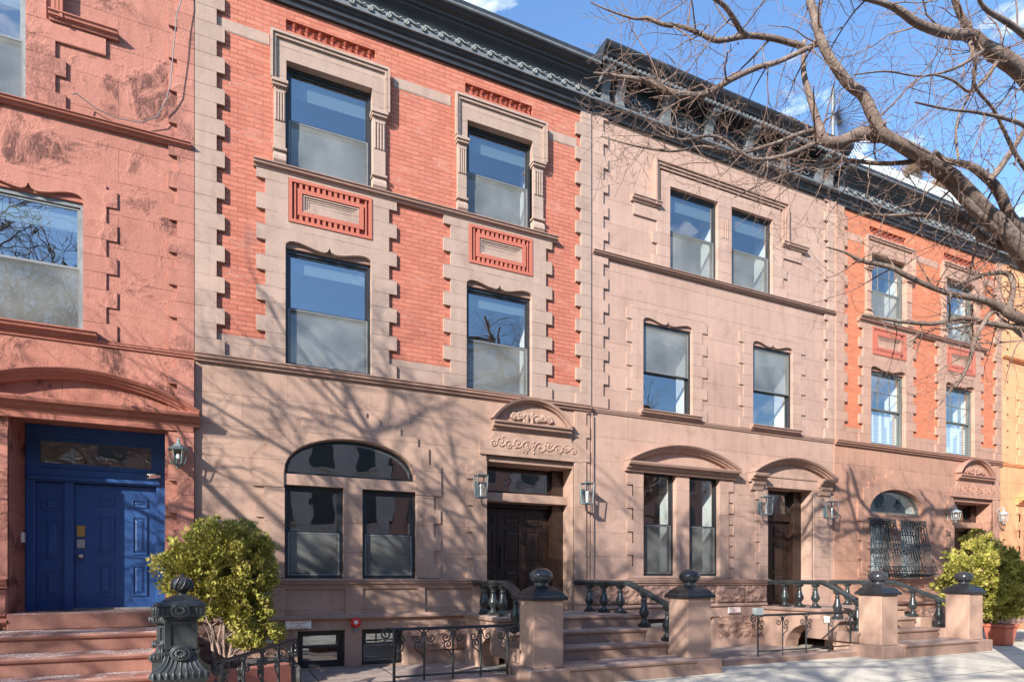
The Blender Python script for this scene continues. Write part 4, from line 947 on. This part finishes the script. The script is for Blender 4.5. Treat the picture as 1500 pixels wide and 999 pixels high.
# ---------------------------------------------------------------- signs and small fixtures
def textmesh(body_, size, x, y, z, mat, parent, name='lettering', ext=.0008, align='CENTER'):
    cu = bpy.data.curves.new(name, 'FONT'); cu.body = body_; cu.size = size; cu.extrude = ext; cu.align_x = align; cu.align_y = 'CENTER'
    tmp = bpy.data.objects.new('tmp_text', cu); COL.objects.link(tmp); bpy.context.view_layer.update()
    me = bpy.data.meshes.new_from_object(tmp.evaluated_get(bpy.context.evaluated_depsgraph_get())); bpy.data.objects.remove(tmp); bpy.data.curves.remove(cu)
    me.materials.clear(); me.materials.append(mat); me.name = name
    o = bpy.data.objects.new(name, me); COL.objects.link(o); o.parent = parent; o.rotation_euler = (math.pi/2, 0, 0); o.location = (x, y, z+EYE); return o
def sprinkler(x, y, z, w, h, label, lines):
    s = tag(MB().box(-w/2, w/2, -.008, .004, z, z+h).build('sprinkler_sign', M['signwhite'], None, .002), label, 'sign', 'sprinkler valve signs'); s.location = (x, y, 0)
    for k, l in enumerate(lines): textmesh(l, h*.235, 0, -.0095, z+h-(k+.5)*h/len(lines), M['signred'], s)
LN = ['AUTOMATIC SPRINKLER', 'SHUT-OFF VALVE', '15 FEET', 'OPPOSITE THIS SIGN']
sprinkler(X1+1.45, -.045, -.775, .38, .135, 'white enamel sign with red writing above the left basement window', LN)
sprinkler(X1+6.8+3.62, -.045, -.735, .36, .135, 'white sign with red writing on the brownstone base, left of the second stoop', LN)
tag(MB().box(-.07, .07, -.06, .01, -.98, -.82).build('utility_box', M['whitelamp'], None, .005), 'small pale utility box low on the wall left of the basement windows', 'utility box').location = (X1+1.05, -.03, 0)
MB().box(-.09, .09, -.04, .04, -.625, -.50).build('post_box', M['whitelamp'], f2, .005)
bell = thing('fire_alarm_bell', 'round red fire alarm bell between the two basement windows', 'alarm bell', (X1+2.33, -.04, 0))
b = MB(); n = 24
for k, (r_, y_) in enumerate(((.085, .0), (.085, -.03), (.075, -.05), (.04, -.065), (.03, -.066))): pass
def ydisc(cx, cz, prof, n=24):
    m = MB(); v = []; f = []
    for r_, y_ in prof:
        for i in range(n): a = 2*math.pi*i/n; v.append((cx+r_*math.cos(a), y_, cz+r_*math.sin(a)))
    for k in range(len(prof)-1):
        for i in range(n): f.append((k*n+i, k*n+(i+1) % n, (k+1)*n+(i+1) % n, (k+1)*n+i))
    f.append(tuple(range((len(prof)-1)*n, len(prof)*n))); return m.add(v, f, True)
ydisc(0, -.70, ((.085, .0), (.087, -.03), (.078, -.05), (.045, -.062))).build('gong', M['bellred'], bell)
ydisc(0, -.70, ((.034, -.06), (.03, -.068), (.012, -.072))).build('hub', M['signwhite'], bell)
MB().box(-.03, .03, -.03, .01, -.86, -.785).build('bell_box', M['alu'], bell)
cam = thing('security_camera', 'small white security camera over the right corner of the blue door', 'security camera', (X1-6.8+6.22, .62, 0))
MB().lathe(0, -.02, [(.03, 1.54), (.034, 1.56), (.03, 1.6)], 12).box(-.02, .08, 0, .06, 1.56, 1.59).build('camera_mount', M['signwhite'], cam)
b = MB().tube([(-.0, -.02, 1.57), (-.07, -.1, 1.55)], .035, 12); b.build('camera_body', M['signwhite'], cam); MB().tube([(-.071, -.101, 1.5497), (-.078, -.108, 1.548)], .026, 12).build('camera_lens', M['iron'], cam)
tag(MB().box(X1-6.8+4.585, X1-6.8+4.63, .54, .62, .52, .66).build('doorbell', M['signwhite'], None, .004, (X1-6.8+4.61, .58, 0)), 'pale doorbell panel on the left jamb of the blue door', 'doorbell')
num = tag(MB().box(-.1, .14, -.004, .004, 1.16, 1.17).build('house_number', M['iron'], None), 'dark metal house number beside the fourth doorway', 'house number'); num.location = (X1+13.6+4.35, -.035, 0)
textmesh('322', .13, .02, -.004, 1.22, M['iron'], num, 'numerals', .004)
cb = MB(); pts = [(6.67, 9.0), (6.66, 8.43), (6.58, 8.1), (6.55, 7.7), (6.5, 7.08), (6.45, 6.87), (6.33, 6.60), (6.12, 6.47), (5.83, 6.45), (5.6, 6.5), (5.43, 6.58), (5.38, 6.6), (5.33, 6.55)]
cb.tube([(X1-6.8+p[0], -.12-.05*math.sin(i*.6), p[1]) for i, p in enumerate(pts)], .007, 5)
tag(cb.build('loose_cable', M['alu'], None, 0, (X1-.3, -.12, 0)), 'thin grey cable hanging loose down the upper wall of the red house', 'cable')
cb = MB().tube([(X1+6.8+.02, -.045, 3.2), (X1+6.8+.02, -.045, .02)], .012, 6)
tag(cb.build('drain_pipe', M['mould2'], None, 0, (X1+6.82, -.04, 0)), 'thin brown vertical pipe in the joint between the brick house and the all brownstone house', 'pipe')
# ---------------------------------------------------------------- shrubs
def shrub(x, y, lobes, label, seed, stems, n=9000, size=.05, grp=None, name='arborvitae'):
    rnd = random.Random(seed); root = thing(name, label, 'shrub', (x, y, 0), grp); m = MB()
    vol = [l[3]*l[4]*l[5] for l in lobes]; tot = sum(v**.67 for v in vol)
    for l, v_ in zip(lobes, vol):
        cnt = int(n*v_**.67/tot)
        for _ in range(cnt):
            while True:
                d = Vector((rnd.gauss(0, 1), rnd.gauss(0, 1), rnd.gauss(0, 1)))
                if d.length > .1: break
            d.normalize(); rad = rnd.uniform(.35, 1.) ** .5
            nz = noise.noise(Vector((d.x*2.2+seed, d.y*2.2, d.z*2.2+l[0]*3)))*.35+noise.noise(Vector((d.x*6+seed, d.y*6, d.z*6)))*.18
            rad *= 1+nz*1.5
            c = Vector((l[0]+d.x*l[3]*rad, l[1]+d.y*l[4]*rad, l[2]+d.z*l[5]*rad))
            if noise.noise(c*4.5+Vector((seed, 0, 0))) < -.2: continue
            up = (d*.9+Vector((0, 0, .5))+Vector((rnd.gauss(0, .35), rnd.gauss(0, .35), rnd.gauss(0, .3)))).normalized()
            sd = up.cross(Vector((rnd.gauss(0, 1), rnd.gauss(0, 1), rnd.gauss(0, 1)))).normalized()
            s_ = size*rnd.uniform(.6, 1.3)*(1.5 if rad > 1. else 1)
            # a small flat spray: central blade with two side blades
            for q, ln in ((0, 1.), (.75, .72), (-.75, .72)):
                ax = (up*math.cos(q)+sd*math.sin(q)); w_ = sd*math.cos(q)-up*math.sin(q)
                m.add([c, c+ax*s_*ln*.5+w_*s_*.16, c+ax*s_*ln, c+ax*s_*ln*.5-w_*s_*.16], [(0, 1, 2, 3)])
    m.build('foliage', M['leaf'], root)
    st = MB()
    for k in range(stems):
        a = rnd.uniform(0, 6.28); bx, by = .09*math.cos(a), .09*math.sin(a); l = rnd.choice(lobes)
        tp = Vector((l[0]+rnd.uniform(-.4, .4)*l[3], l[1]+rnd.uniform(-.4, .4)*l[4], l[2]+.2*l[5])); b0 = Vector((bx, by, -1.45)); pts = []
        for i in range(7):
            u = i/6; q = b0.lerp(tp, u); q.x += .05*math.sin(u*7+k)*u*(1-u)*4; q.y += .04*math.cos(u*5+k*2)*u; pts.append(q)
        st.tube(pts, [.024*(1-.7*i/6)+.004 for i in range(7)], 6)
        for j in range(3):
            q = pts[2+j]; e = q+Vector((rnd.uniform(-.35, .35), rnd.uniform(-.3, .3), rnd.uniform(.1, .35))); st.tube([q, q.lerp(e, .5)+Vector((0, 0, .03)), e], [.01, .007, .003], 4)
    st.build('stem', M['stem'], root); return root
shrub(-.12, -1.0, [(-.02, 0, .38, .55, .5, .40), (-.42, -.05, .12, .36, .4, .38), (.28, 0, .12, .36, .4, .5), (-.05, .0, -.05, .58, .5, .38), (.2, -.05, -.35, .32, .35, .26), (.33, -.1, -.45, .28, .3, .28), (.5, -.1, -.74, .26, .25, .14), (.3, -.2, -.85, .22, .25, .11)], 'yellow green arborvitae shrub with bare stems beside the blue door stoop', 3, 11, 90000, .034, 'clipped evergreen shrubs')
px_, pz_, _ = P(1445, 860, -2.0)
sh2 = shrub(px_+.0, -2.0, [(-.3, 0, .62, .3, .3, .42), (.45, 0, .45, .35, .35, .38), (-.35, 0, .15, .62, .6, .55), (.35, 0, .1, .8, .7, .45), (.1, 0, -.25, 1.05, .75, .5), (.75, .1, -.1, .6, .6, .4), (.2, -.1, -.65, .8, .6, .25)], 'wide yellow green arborvitae shrub in a terracotta pot right of the last ball topped pier', 9, 7, 80000, .05, 'clipped evergreen shrubs')
pt = thing('plant_pot', 'weathered terracotta plant pot under the right shrub', 'pot', (px_-.05, -2.3, 0))
MB().frustum(0, 0, -1.45, -1.05, .17, .17, .23, .23).build('pot_body', M['pot'], pt, .02); MB().box(-.25, .25, -.25, .25, -1.05+.001, -.98).build('pot_rim', M['pot'], pt, .012)
# ---------------------------------------------------------------- roof garden bits above the fourth house
def drygrass(x, y, z, r_, label, seed):
    rnd = random.Random(seed); root = thing('dry_plant', label, 'plant', (x, y, 0), 'dry roof garden plants'); m = MB()
    for _ in range(2200):
        a = rnd.uniform(0, 6.28); e = rnd.uniform(.0, 1.5); L = r_*rnd.uniform(.6, 1.35); d = Vector((math.cos(a)*math.cos(e), math.sin(a)*math.cos(e), math.sin(e)))
        b0 = d*L*rnd.uniform(.0, .6)+Vector((0, 0, z)); b1 = b0+d*L*.5; s_ = Vector((rnd.gauss(0, 1), rnd.gauss(0, 1), 0)).normalized()*.012
        m.add([b0, b0+s_, b1], [(0, 1, 2)])
    m.build('foliage', M['dry'], root); MB().frustum(0, 0, 9.05, z+.05, .12, .12, .16, .16).build('planter', M['soil'], root)
for k, (px, py, y_, rr) in enumerate(((1338, 232, 1.6, .55), (1372, 258, 1.5, .5), (1412, 282, 1.4, .45))):
    x_, z_, _ = P(px, py+28, y_); drygrass(x_, y_, z_, rr, ['reddish dry potted plant on the roof nearest the bracketed cornice', 'reddish dry potted plant on the roof, middle of three', 'reddish dry potted plant on the roof farthest right'][k], k+4)
x_, z_, _ = P(1220, 165, 2.5); an = thing('roof_antenna', 'roof mast with a fan of thin rods above the bracketed cornice', 'antenna', (x_, 2.5, 0))
MB().tube([(0, 0, 9.02), (0, 0, z_+.75)], .05, 8).tube([(.14, .05, 9.02), (.14, .05, z_+.6)], .02, 6).build('mast', M['alu'], an)
fm = MB()
for k in range(26):
    a = math.radians(-75+k*5.6); fm.tube([(.1, 0, z_-.05), (.1+1.35*math.cos(a), 0, z_-.05+1.35*math.sin(a))], .009, 4)
fm.build('rod_fan', M['iron'], an)
# ---------------------------------------------------------------- street trees
PRUNE = [False]; KR = [.62]
def grow(m, p, d, L, r, lvl, rnd, curve=.25, maxl=3, kids=4, sides=5, spread=.9, lift=.0):
    n = 6 if lvl < 2 else 4; pts = [p]; rs = [r]; q = p.copy(); dd = d.normalized()
    for i in range(n):
        dd = (dd+Vector((rnd.gauss(0, curve), rnd.gauss(0, curve), rnd.gauss(0, curve)+lift))).normalized(); q = q+dd*L/n
        if PRUNE[0] and q.x > -.276*(q.y+HD)-.35 and q.y > -HD+.5: break
        pts.append(q.copy()); rs.append(max(.0022, r*(1-.72*(i+1)/n)))
    if len(pts) < 3: return
    n = len(pts)-1; m.tube(pts, rs, sides if lvl < 2 else 3)
    if lvl < maxl:
        for k in range(kids):
            u = rnd.uniform(.25, 1.); i = min(n, max(1, int(u*n))); base = pts[i]; t = (pts[i]-pts[i-1]).normalized()
            sd = t.cross(Vector((rnd.gauss(0, 1), rnd.gauss(0, 1), rnd.gauss(0, 1)))).normalized()
            grow(m, base, t*(1-spread*.45)+sd*spread, L*rnd.uniform(.38, .62), rs[i]*KR[0], lvl+1, rnd, curve*1.15, maxl, kids, sides, spread, lift)
def traced(pts, y0, y1, rnd, jit=.0):
    out = []; rs = []; n = len(pts)
    for i, (px, py, w) in enumerate(pts):
        y = y0+(y1-y0)*i/(n-1); x, z, Z = P(px, py, y); out.append(Vector((x, y, z))); rs.append(max(.004, w*.41*Z/FL))
    # subdivide with a spline
    P_, R_ = [], []
    for i in range(n-1):
        a, b, c, d = out[max(i-1, 0)], out[i], out[i+1], out[min(i+2, n-1)]
        for k in range(4):
            t = k/4; P_.append(.5*((2*b)+(c-a)*t+(2*a-5*b+4*c-d)*t*t+(3*b-a-3*c+d)*t**3)); R_.append((rs[i]+(rs[i+1]-rs[i])*t)*rnd.uniform(.97, 1.04))
    P_.append(out[-1]); R_.append(rs[-1]); return P_, R_
TX, TY = 11.0, -5.3
LIMBS = [  # (px,py,width) from the outer end towards the trunk ; y outer, y inner ; twig density
    ([(1178, -30, 11), (1192, 20, 14), (1207, 70, 15), (1240, 120, 17), (1264, 140, 18), (1280, 172, 19), (1298, 200, 19), (1340, 222, 20), (1395, 258, 22), (1440, 305, 25), (1470, 335, 28), (1500, 372, 31), (1560, 440, 42)], -5.0, -5.2, 26),
    ([(1178, 60, 7), (1177, 105, 9), (1186, 140, 11), (1198, 180, 13), (1210, 207, 17), (1235, 207, 20), (1262, 196, 22), (1300, 204, 17), (1345, 233, 16), (1388, 266, 16), (1422, 302, 16), (1470, 346, 16)], -4.7, -5.15, 30),
    ([(870, 107, 3), (905, 112, 6), (950, 120, 9), (985, 136, 11), (1030, 139, 11), (1070, 117, 10), (1110, 99, 9), (1140, 91, 8), (1185, 70, 9), (1205, 62, 10)], -4.5, -5.0, 38),
    ([(865, 4, 2), (895, 17, 3), (930, 28, 4), (948, 27, 6), (970, 36, 7), (1000, 40, 7), (1026, 50, 8), (1052, 60, 9), (1094, 53, 9), (1130, 56, 10), (1160, 64, 10), (1178, 68, 10)], -4.6, -4.9, 22),
    ([(1035, -10, 7), (1062, 10, 8), (1076, 30, 9), (1085, 45, 9), (1094, 53, 9)], -5.2, -4.9, 6),
    ([(1200, -20, 7), (1289, 4, 9), (1316, 15, 12), (1343, 34, 14), (1370, 45, 15), (1397, 51, 16), (1424, 52, 18), (1443, 70, 23), (1468, 85, 26), (1505, 115, 28), (1560, 190, 34), (1640, 330, 44)], -5.6, -5.6, 26),
    ([(1393, -20, 9), (1406, 20, 11), (1424, 52, 13)], -5.6, -5.55, 5),
    ([(1430, -10, 5), (1443, 13, 7), (1473, 32, 9), (1498, 50, 10), (1540, 90, 14)], -5.9, -5.7, 10),
    ([(1262, 312, 3), (1295, 316, 5), (1343, 315, 7), (1397, 319, 9), (1424, 334, 11), (1441, 350, 13), (1478, 364, 14), (1520, 380, 18)], -4.6, -5.1, 24),
    ([(1370, 222, 6), (1386, 235, 8), (1419, 243, 12), (1447, 262, 15), (1466, 286, 17), (1480, 318, 18), (1505, 350, 20)], -5.3, -5.2, 8),
    ([(1500, 192, 8), (1480, 224, 10), (1462, 250, 11), (1450, 264, 12)], -5.5, -5.3, 6),
    ([(1210, 362, 2), (1238, 370, 4), (1262, 382, 7), (1289, 388, 8), (1308, 393, 8), (1330, 405, 9), (1370, 423, 9), (1400, 432, 10), (1438, 439, 12), (1465, 450, 14), (1484, 463, 17), (1530, 480, 22)], -4.7, -5.15, 26),
    ([(1263, 461, 4), (1289, 466, 6), (1330, 472, 7), (1370, 474, 8), (1411, 466, 9), (1451, 474, 10), (1478, 478, 11), (1505, 482, 14)], -4.6, -5.1, 22),
    ([(1397, 568, 5), (1409, 553, 6), (1422, 524, 7), (1426, 505, 7), (1434, 486, 7), (1449, 461, 8), (1466, 452, 9)], -4.7, -5.05, 12),
    ([(1400, 418, 5), (1420, 411, 6), (1449, 401, 7), (1476, 401, 9), (1484, 420, 9), (1480, 445, 9), (1478, 455, 10)], -4.8, -5.1, 10),
    ([(1416, 412, 3), (1424, 385, 4), (1430, 358, 5), (1438, 346, 6)], -4.6, -4.9, 6),
    ([(880, 200, 1.5), (930, 214, 3), (985, 222, 4), (1030, 215, 5), (1080, 225, 5), (1130, 212, 6), (1175, 195, 7), (1200, 190, 8)], -4.2, -4.8, 34),
    ([(935, 150, 2), (960, 190, 3), (1000, 205, 4), (1050, 200, 5), (1100, 232, 6), (1150, 228, 7), (1205, 205, 9)], -4.4, -4.8, 30),
    ([(1075, 290, 2), (1120, 268, 3), (1170, 250, 4), (1225, 235, 6), (1290, 240, 7), (1340, 237, 9)], -4.3, -5.0, 26),
    ([(1330, 130, 2), (1360, 110, 3), (1395, 118, 4), (1420, 135, 5), (1440, 120, 6), (1460, 92, 8)], -5.9, -5.7, 16),
    ([(1340, 150, 3), (1385, 160, 4), (1430, 165, 5), (1475, 175, 6), (1510, 190, 8), (1580, 240, 12)], -6.1, -5.7, 18),
    ([(1425, 100, 4), (1430, 130, 5), (1455, 160, 5), (1470, 190, 6), (1490, 230, 7), (1520, 270, 9)], -5.9, -5.6, 12),
    ([(1404, 232, 4), (1400, 200, 4), (1405, 170, 4), (1424, 130, 5), (1428, 92, 6), (1420, 60, 8)], -5.8, -5.6, 12),
    ([(1250, 110, 2), (1300, 105, 3), (1350, 112, 3), (1400, 100, 5), (1440, 75, 7)], -6.0, -5.7, 14)]
rnd = random.Random(21)
tree = thing('street_tree', 'bare street tree reaching in from the right over the cornices and sky', 'tree', (TX, TY, 0), 'bare street trees along the kerb')
def TB(m, name, mat, root, base): 
    o = m.build(name, mat, root); o.location = (-base[0], -base[1], 0); return o
twigs = MB()
for pts, y0, y1, dens in LIMBS:
    P_, R_ = traced(pts, y0, y1, rnd); m = MB(); m.tube(P_, R_, 9); 
    for _ in range(len(P_)//2):      # knots
        i = rnd.randrange(len(P_)); m.ell(P_[i]+Vector((rnd.gauss(0, .5), rnd.gauss(0, .5), rnd.gauss(0, .6)))*R_[i], (R_[i]*.35,)*3, 7, 5)
    TB(m, 'branch', M['bark'], tree, (TX, TY))
    for _ in range(int(dens*.62)):
        i = rnd.randrange(1, len(P_)); t = (P_[i]-P_[i-1]).normalized(); sd = Vector((rnd.gauss(0, 1), rnd.gauss(0, .55), rnd.gauss(0, 1))).normalized()
        grow(twigs, P_[i], -t*.5+sd, rnd.uniform(.4, 1.3), min(R_[i]*.4, rnd.uniform(.007, .016)), 1, rnd, .2, 3, 3, 4, .9)
TB(twigs, 'twigs', M['twig'], tree, (TX, TY))
# trunk and unseen main limbs beyond the frame
tr = MB(); e1 = Vector((P(1560, 440, -5.2)[0], -5.2, P(1560, 440, -5.2)[1])); e2 = Vector((P(1640, 330, -5.6)[0], -5.6, P(1640, 330, -5.6)[1])); e3 = Vector((P(1530, 480, -5.15)[0], -5.15, P(1530, 480, -5.15)[1]))
fork = Vector((TX-.1, TY, 1.4))
tr.tube([(TX, TY, -1.5), (TX, TY, -1.3), (TX-.03, TY, .2), fork], [.36, .28, .25, .23], 14)
tr.tube([fork, fork.lerp(e1, .55)+Vector((.12, 0, -.1)), e1], [.2, .17, .155], 10); tr.tube([fork, fork.lerp(e2, .5)+Vector((.2, 0, .1)), e2], [.2, .16, .14], 10); tr.tube([fork, fork.lerp(e3, .5)+Vector((.1, 0, -.12)), e3], [.12, .09, .07], 8)
TB(tr, 'trunk', M['bark'], tree, (TX, TY))
cr = MB()
for k in range(7):
    a = rnd.uniform(-1.2, 1.6); grow(cr, fork+Vector((0, 0, .2)), Vector((math.cos(a)*.8+.5, math.sin(a)*.6-.2, 1.1)), rnd.uniform(3.5, 5), .1, 0, rnd, .16, 3, 5, 7, .75, .03)
TB(cr, 'crown', M['bark'], tree, (TX, TY))
def street_tree(x, y, label, seed, H=3.4, n=9, L=4.6, maxl=3, lean=(0, 0), rad=.075, bias=0.):
    rnd = random.Random(seed); root = thing('street_tree', label, 'tree', (x, y, 0), 'bare street trees along the kerb')
    t = MB(); top = Vector((x+lean[0], y+lean[1], H-1.45)); t.tube([(x, y, -1.5), (x, y, -1.3), (x+lean[0]*.5, y+lean[1]*.5, (H-1.45)*.4), top], [.3, .22, .19, .16], 12); TB(t, 'trunk', M['bark'], root, (x, y))
    c = MB()
    for k in range(n):
        a = 6.283*k/n+rnd.uniform(-.3, .3); grow(c, top-Vector((0, 0, rnd.uniform(0, 1.0))), Vector((math.cos(a)*.9, math.sin(a)*.9, rnd.uniform(.45, 1.3))), L*rnd.uniform(.8, 1.2)*(1-bias*math.sin(a)), rad, 0, rnd, .14, maxl, 7, 6, .8, .02)
    TB(c, 'crown', M['bark'], root, (x, y)); return root
PRUNE[0] = True
KR[0] = .72
street_tree(-4.7, -6.1, 'bare street tree standing left of the view, shading the lower fronts', 5, 4.6, 11, 5.8, 3, (0, -.3), .105, .25)
street_tree(-14.2, -5.9, 'bare street tree farther left along the kerb', 8, 4.4, 11, 5.0, 3, (0, 0), .08, .1)
KR[0] = .62
PRUNE[0] = False
street_tree(-9.5, -17.0, 'bare street tree on the far side of the street behind the viewer', 12, 9.5, 7, 5.6, 2, (0, 0), .11)
# ---------------------------------------------------------------- ground
def sheet(name, x0, x1, y0, y1, z, mat, kind='structure'):
    return tag(MB().add([(x0, y0, z), (x1, y0, z), (x1, y1, z), (x0, y1, z)], [(0, 1, 2, 3)]).build(name, M[mat]), kind=kind)
sheet('ground', -400, 400, -400, 400, -1.60, 'asphalt')
sheet('road', -60, 90, -14.2, -6.3, -1.596, 'asphalt')
tag(MB().box(-60, 90, -6.15, .06, -1.6, -1.45).build('sidewalk', M['walk']), kind='structure')
tag(MB().box(-60, 90, -6.32, -6.151, -1.6, -1.452).build('kerb', M['kerb']), kind='structure')
tag(MB().box(-60, 90, -21, -14.35, -1.6, -1.45).build('far_sidewalk', M['walk']), kind='structure')
tag(MB().box(-60, 90, -14.349, -14.18, -1.6, -1.452).build('far_kerb', M['kerb']), kind='structure')
for x0, x1, y0 in ((X1-6.8, X1+4.2, -2.13), (X1+6.9, X1+11.3, -2.03), (X1+13.8, X1+17.5, -2.1)): sheet('areaway_paving', x0, x1, y0, -.03, -1.446, 'court')
# houses across the street, seen only mirrored in the panes
M['opp1'] = brick('opposite_brick', (.52, .24, .17), (.46, .2, .14), (.5, .38, .3)); M['opp2'] = stone('opposite_brownstone', (.58, .46, .38), .468, 1.3, 0, .5, seed=30)
for k in range(15):
    x0 = -27+k*6.9; hgt = 7.4+(k*37 % 5)*.35
    r = thing('opposite_house', ['brick', 'brownstone'][k % 2]+' row house across the street, number %s along the terrace' % ['one', 'two', 'three', 'four', 'five', 'six', 'seven', 'eight', 'nine', 'ten', 'eleven', 'twelve', 'thirteen', 'fourteen', 'fifteen'][k], 'house', (x0, -21, 0), 'houses across the street')
    MB().box(.01, 6.88, -10, 0, -1.47, hgt).build('wall', M['opp1' if k % 2 else 'opp2'], r); MB().box(-.0, 6.89, -.2, .55, hgt+.001, hgt+.5).build('cornice', M['cornice'], r)
    for fl in range(3):
        for w_ in range(3):
            a0 = .8+w_*2.1; z0 = .1+fl*2.7
            if fl == 0 and w_ == 2: MB().box(a0-.1, a0+1.2, .001, .12, -.7, 1.9).build('door', M['door'], r); continue
            wn = MB().box(a0, a0+1.1, .001, .03, z0, z0+1.8).build('window', M['frame'], r); MB().box(a0-.15, a0+1.25, .031, .12, z0-.14, z0-.02).build('sill', M['opp2'], wn)
# ---------------------------------------------------------------- light, sky, camera
sun_from = Vector((-1.5, -1.0, .88)).normalized(); elev = math.asin(sun_from.z); az = math.atan2(sun_from.x, sun_from.y)
w = bpy.data.worlds.new('World'); scene.world = w; w.use_nodes = True; nt = w.node_tree; h = N(nt); bg = nt.nodes['Background']
sky = nt.nodes.new('ShaderNodeTexSky'); sky.sky_type = 'NISHITA'; sky.sun_disc = False; sky.sun_elevation = elev; sky.sun_rotation = az; sky.altitude = 0; sky.air_density = 1.; sky.dust_density = .5; sky.ozone_density = 1.3
tc = h.n('ShaderNodeTexCoord').outputs['Generated']
cl = h.noise(h.scale(tc, (1.2, 1.2, 3.2)), 3.4, 7, .6, .3); cm = h.math('MULTIPLY', h.ramp(cl, .575, .70), .8)
skc = h.mix(1., sky.outputs[0], (.88, 1.09, 1.30), 'MULTIPLY'); nt.links.new(h.mix(cm, skc, (7.5, 7.8, 8.2)), bg.inputs[0]); bg.inputs[1].default_value = .135
sd = bpy.data.lights.new('sun', 'SUN'); sd.energy = 5.0; sd.angle = math.radians(.5); sd.color = (1, .95, .87)
so = bpy.data.objects.new('sun', sd); COL.objects.link(so); so.rotation_euler = (-sun_from).to_track_quat('-Z', 'Y').to_euler()
cd = bpy.data.cameras.new('camera'); cd.sensor_width = 36; cd.lens = 36*FL/1500; cd.shift_y = 348.5/1500; cd.clip_end = 1000
co = bpy.data.objects.new('camera', cd); COL.objects.link(co); co.location = (0, -HD, EYE)
co.rotation_euler = (math.pi/2, 0, -math.atan2(CT, ST)); scene.camera = co
scene.view_settings.view_transform = 'Standard'; scene.view_settings.look = 'None'; scene.view_settings.exposure = 1.0; scene.view_settings.gamma = 1
scene.cycles.max_bounces = 8; scene.cycles.transparent_max_bounces = 16
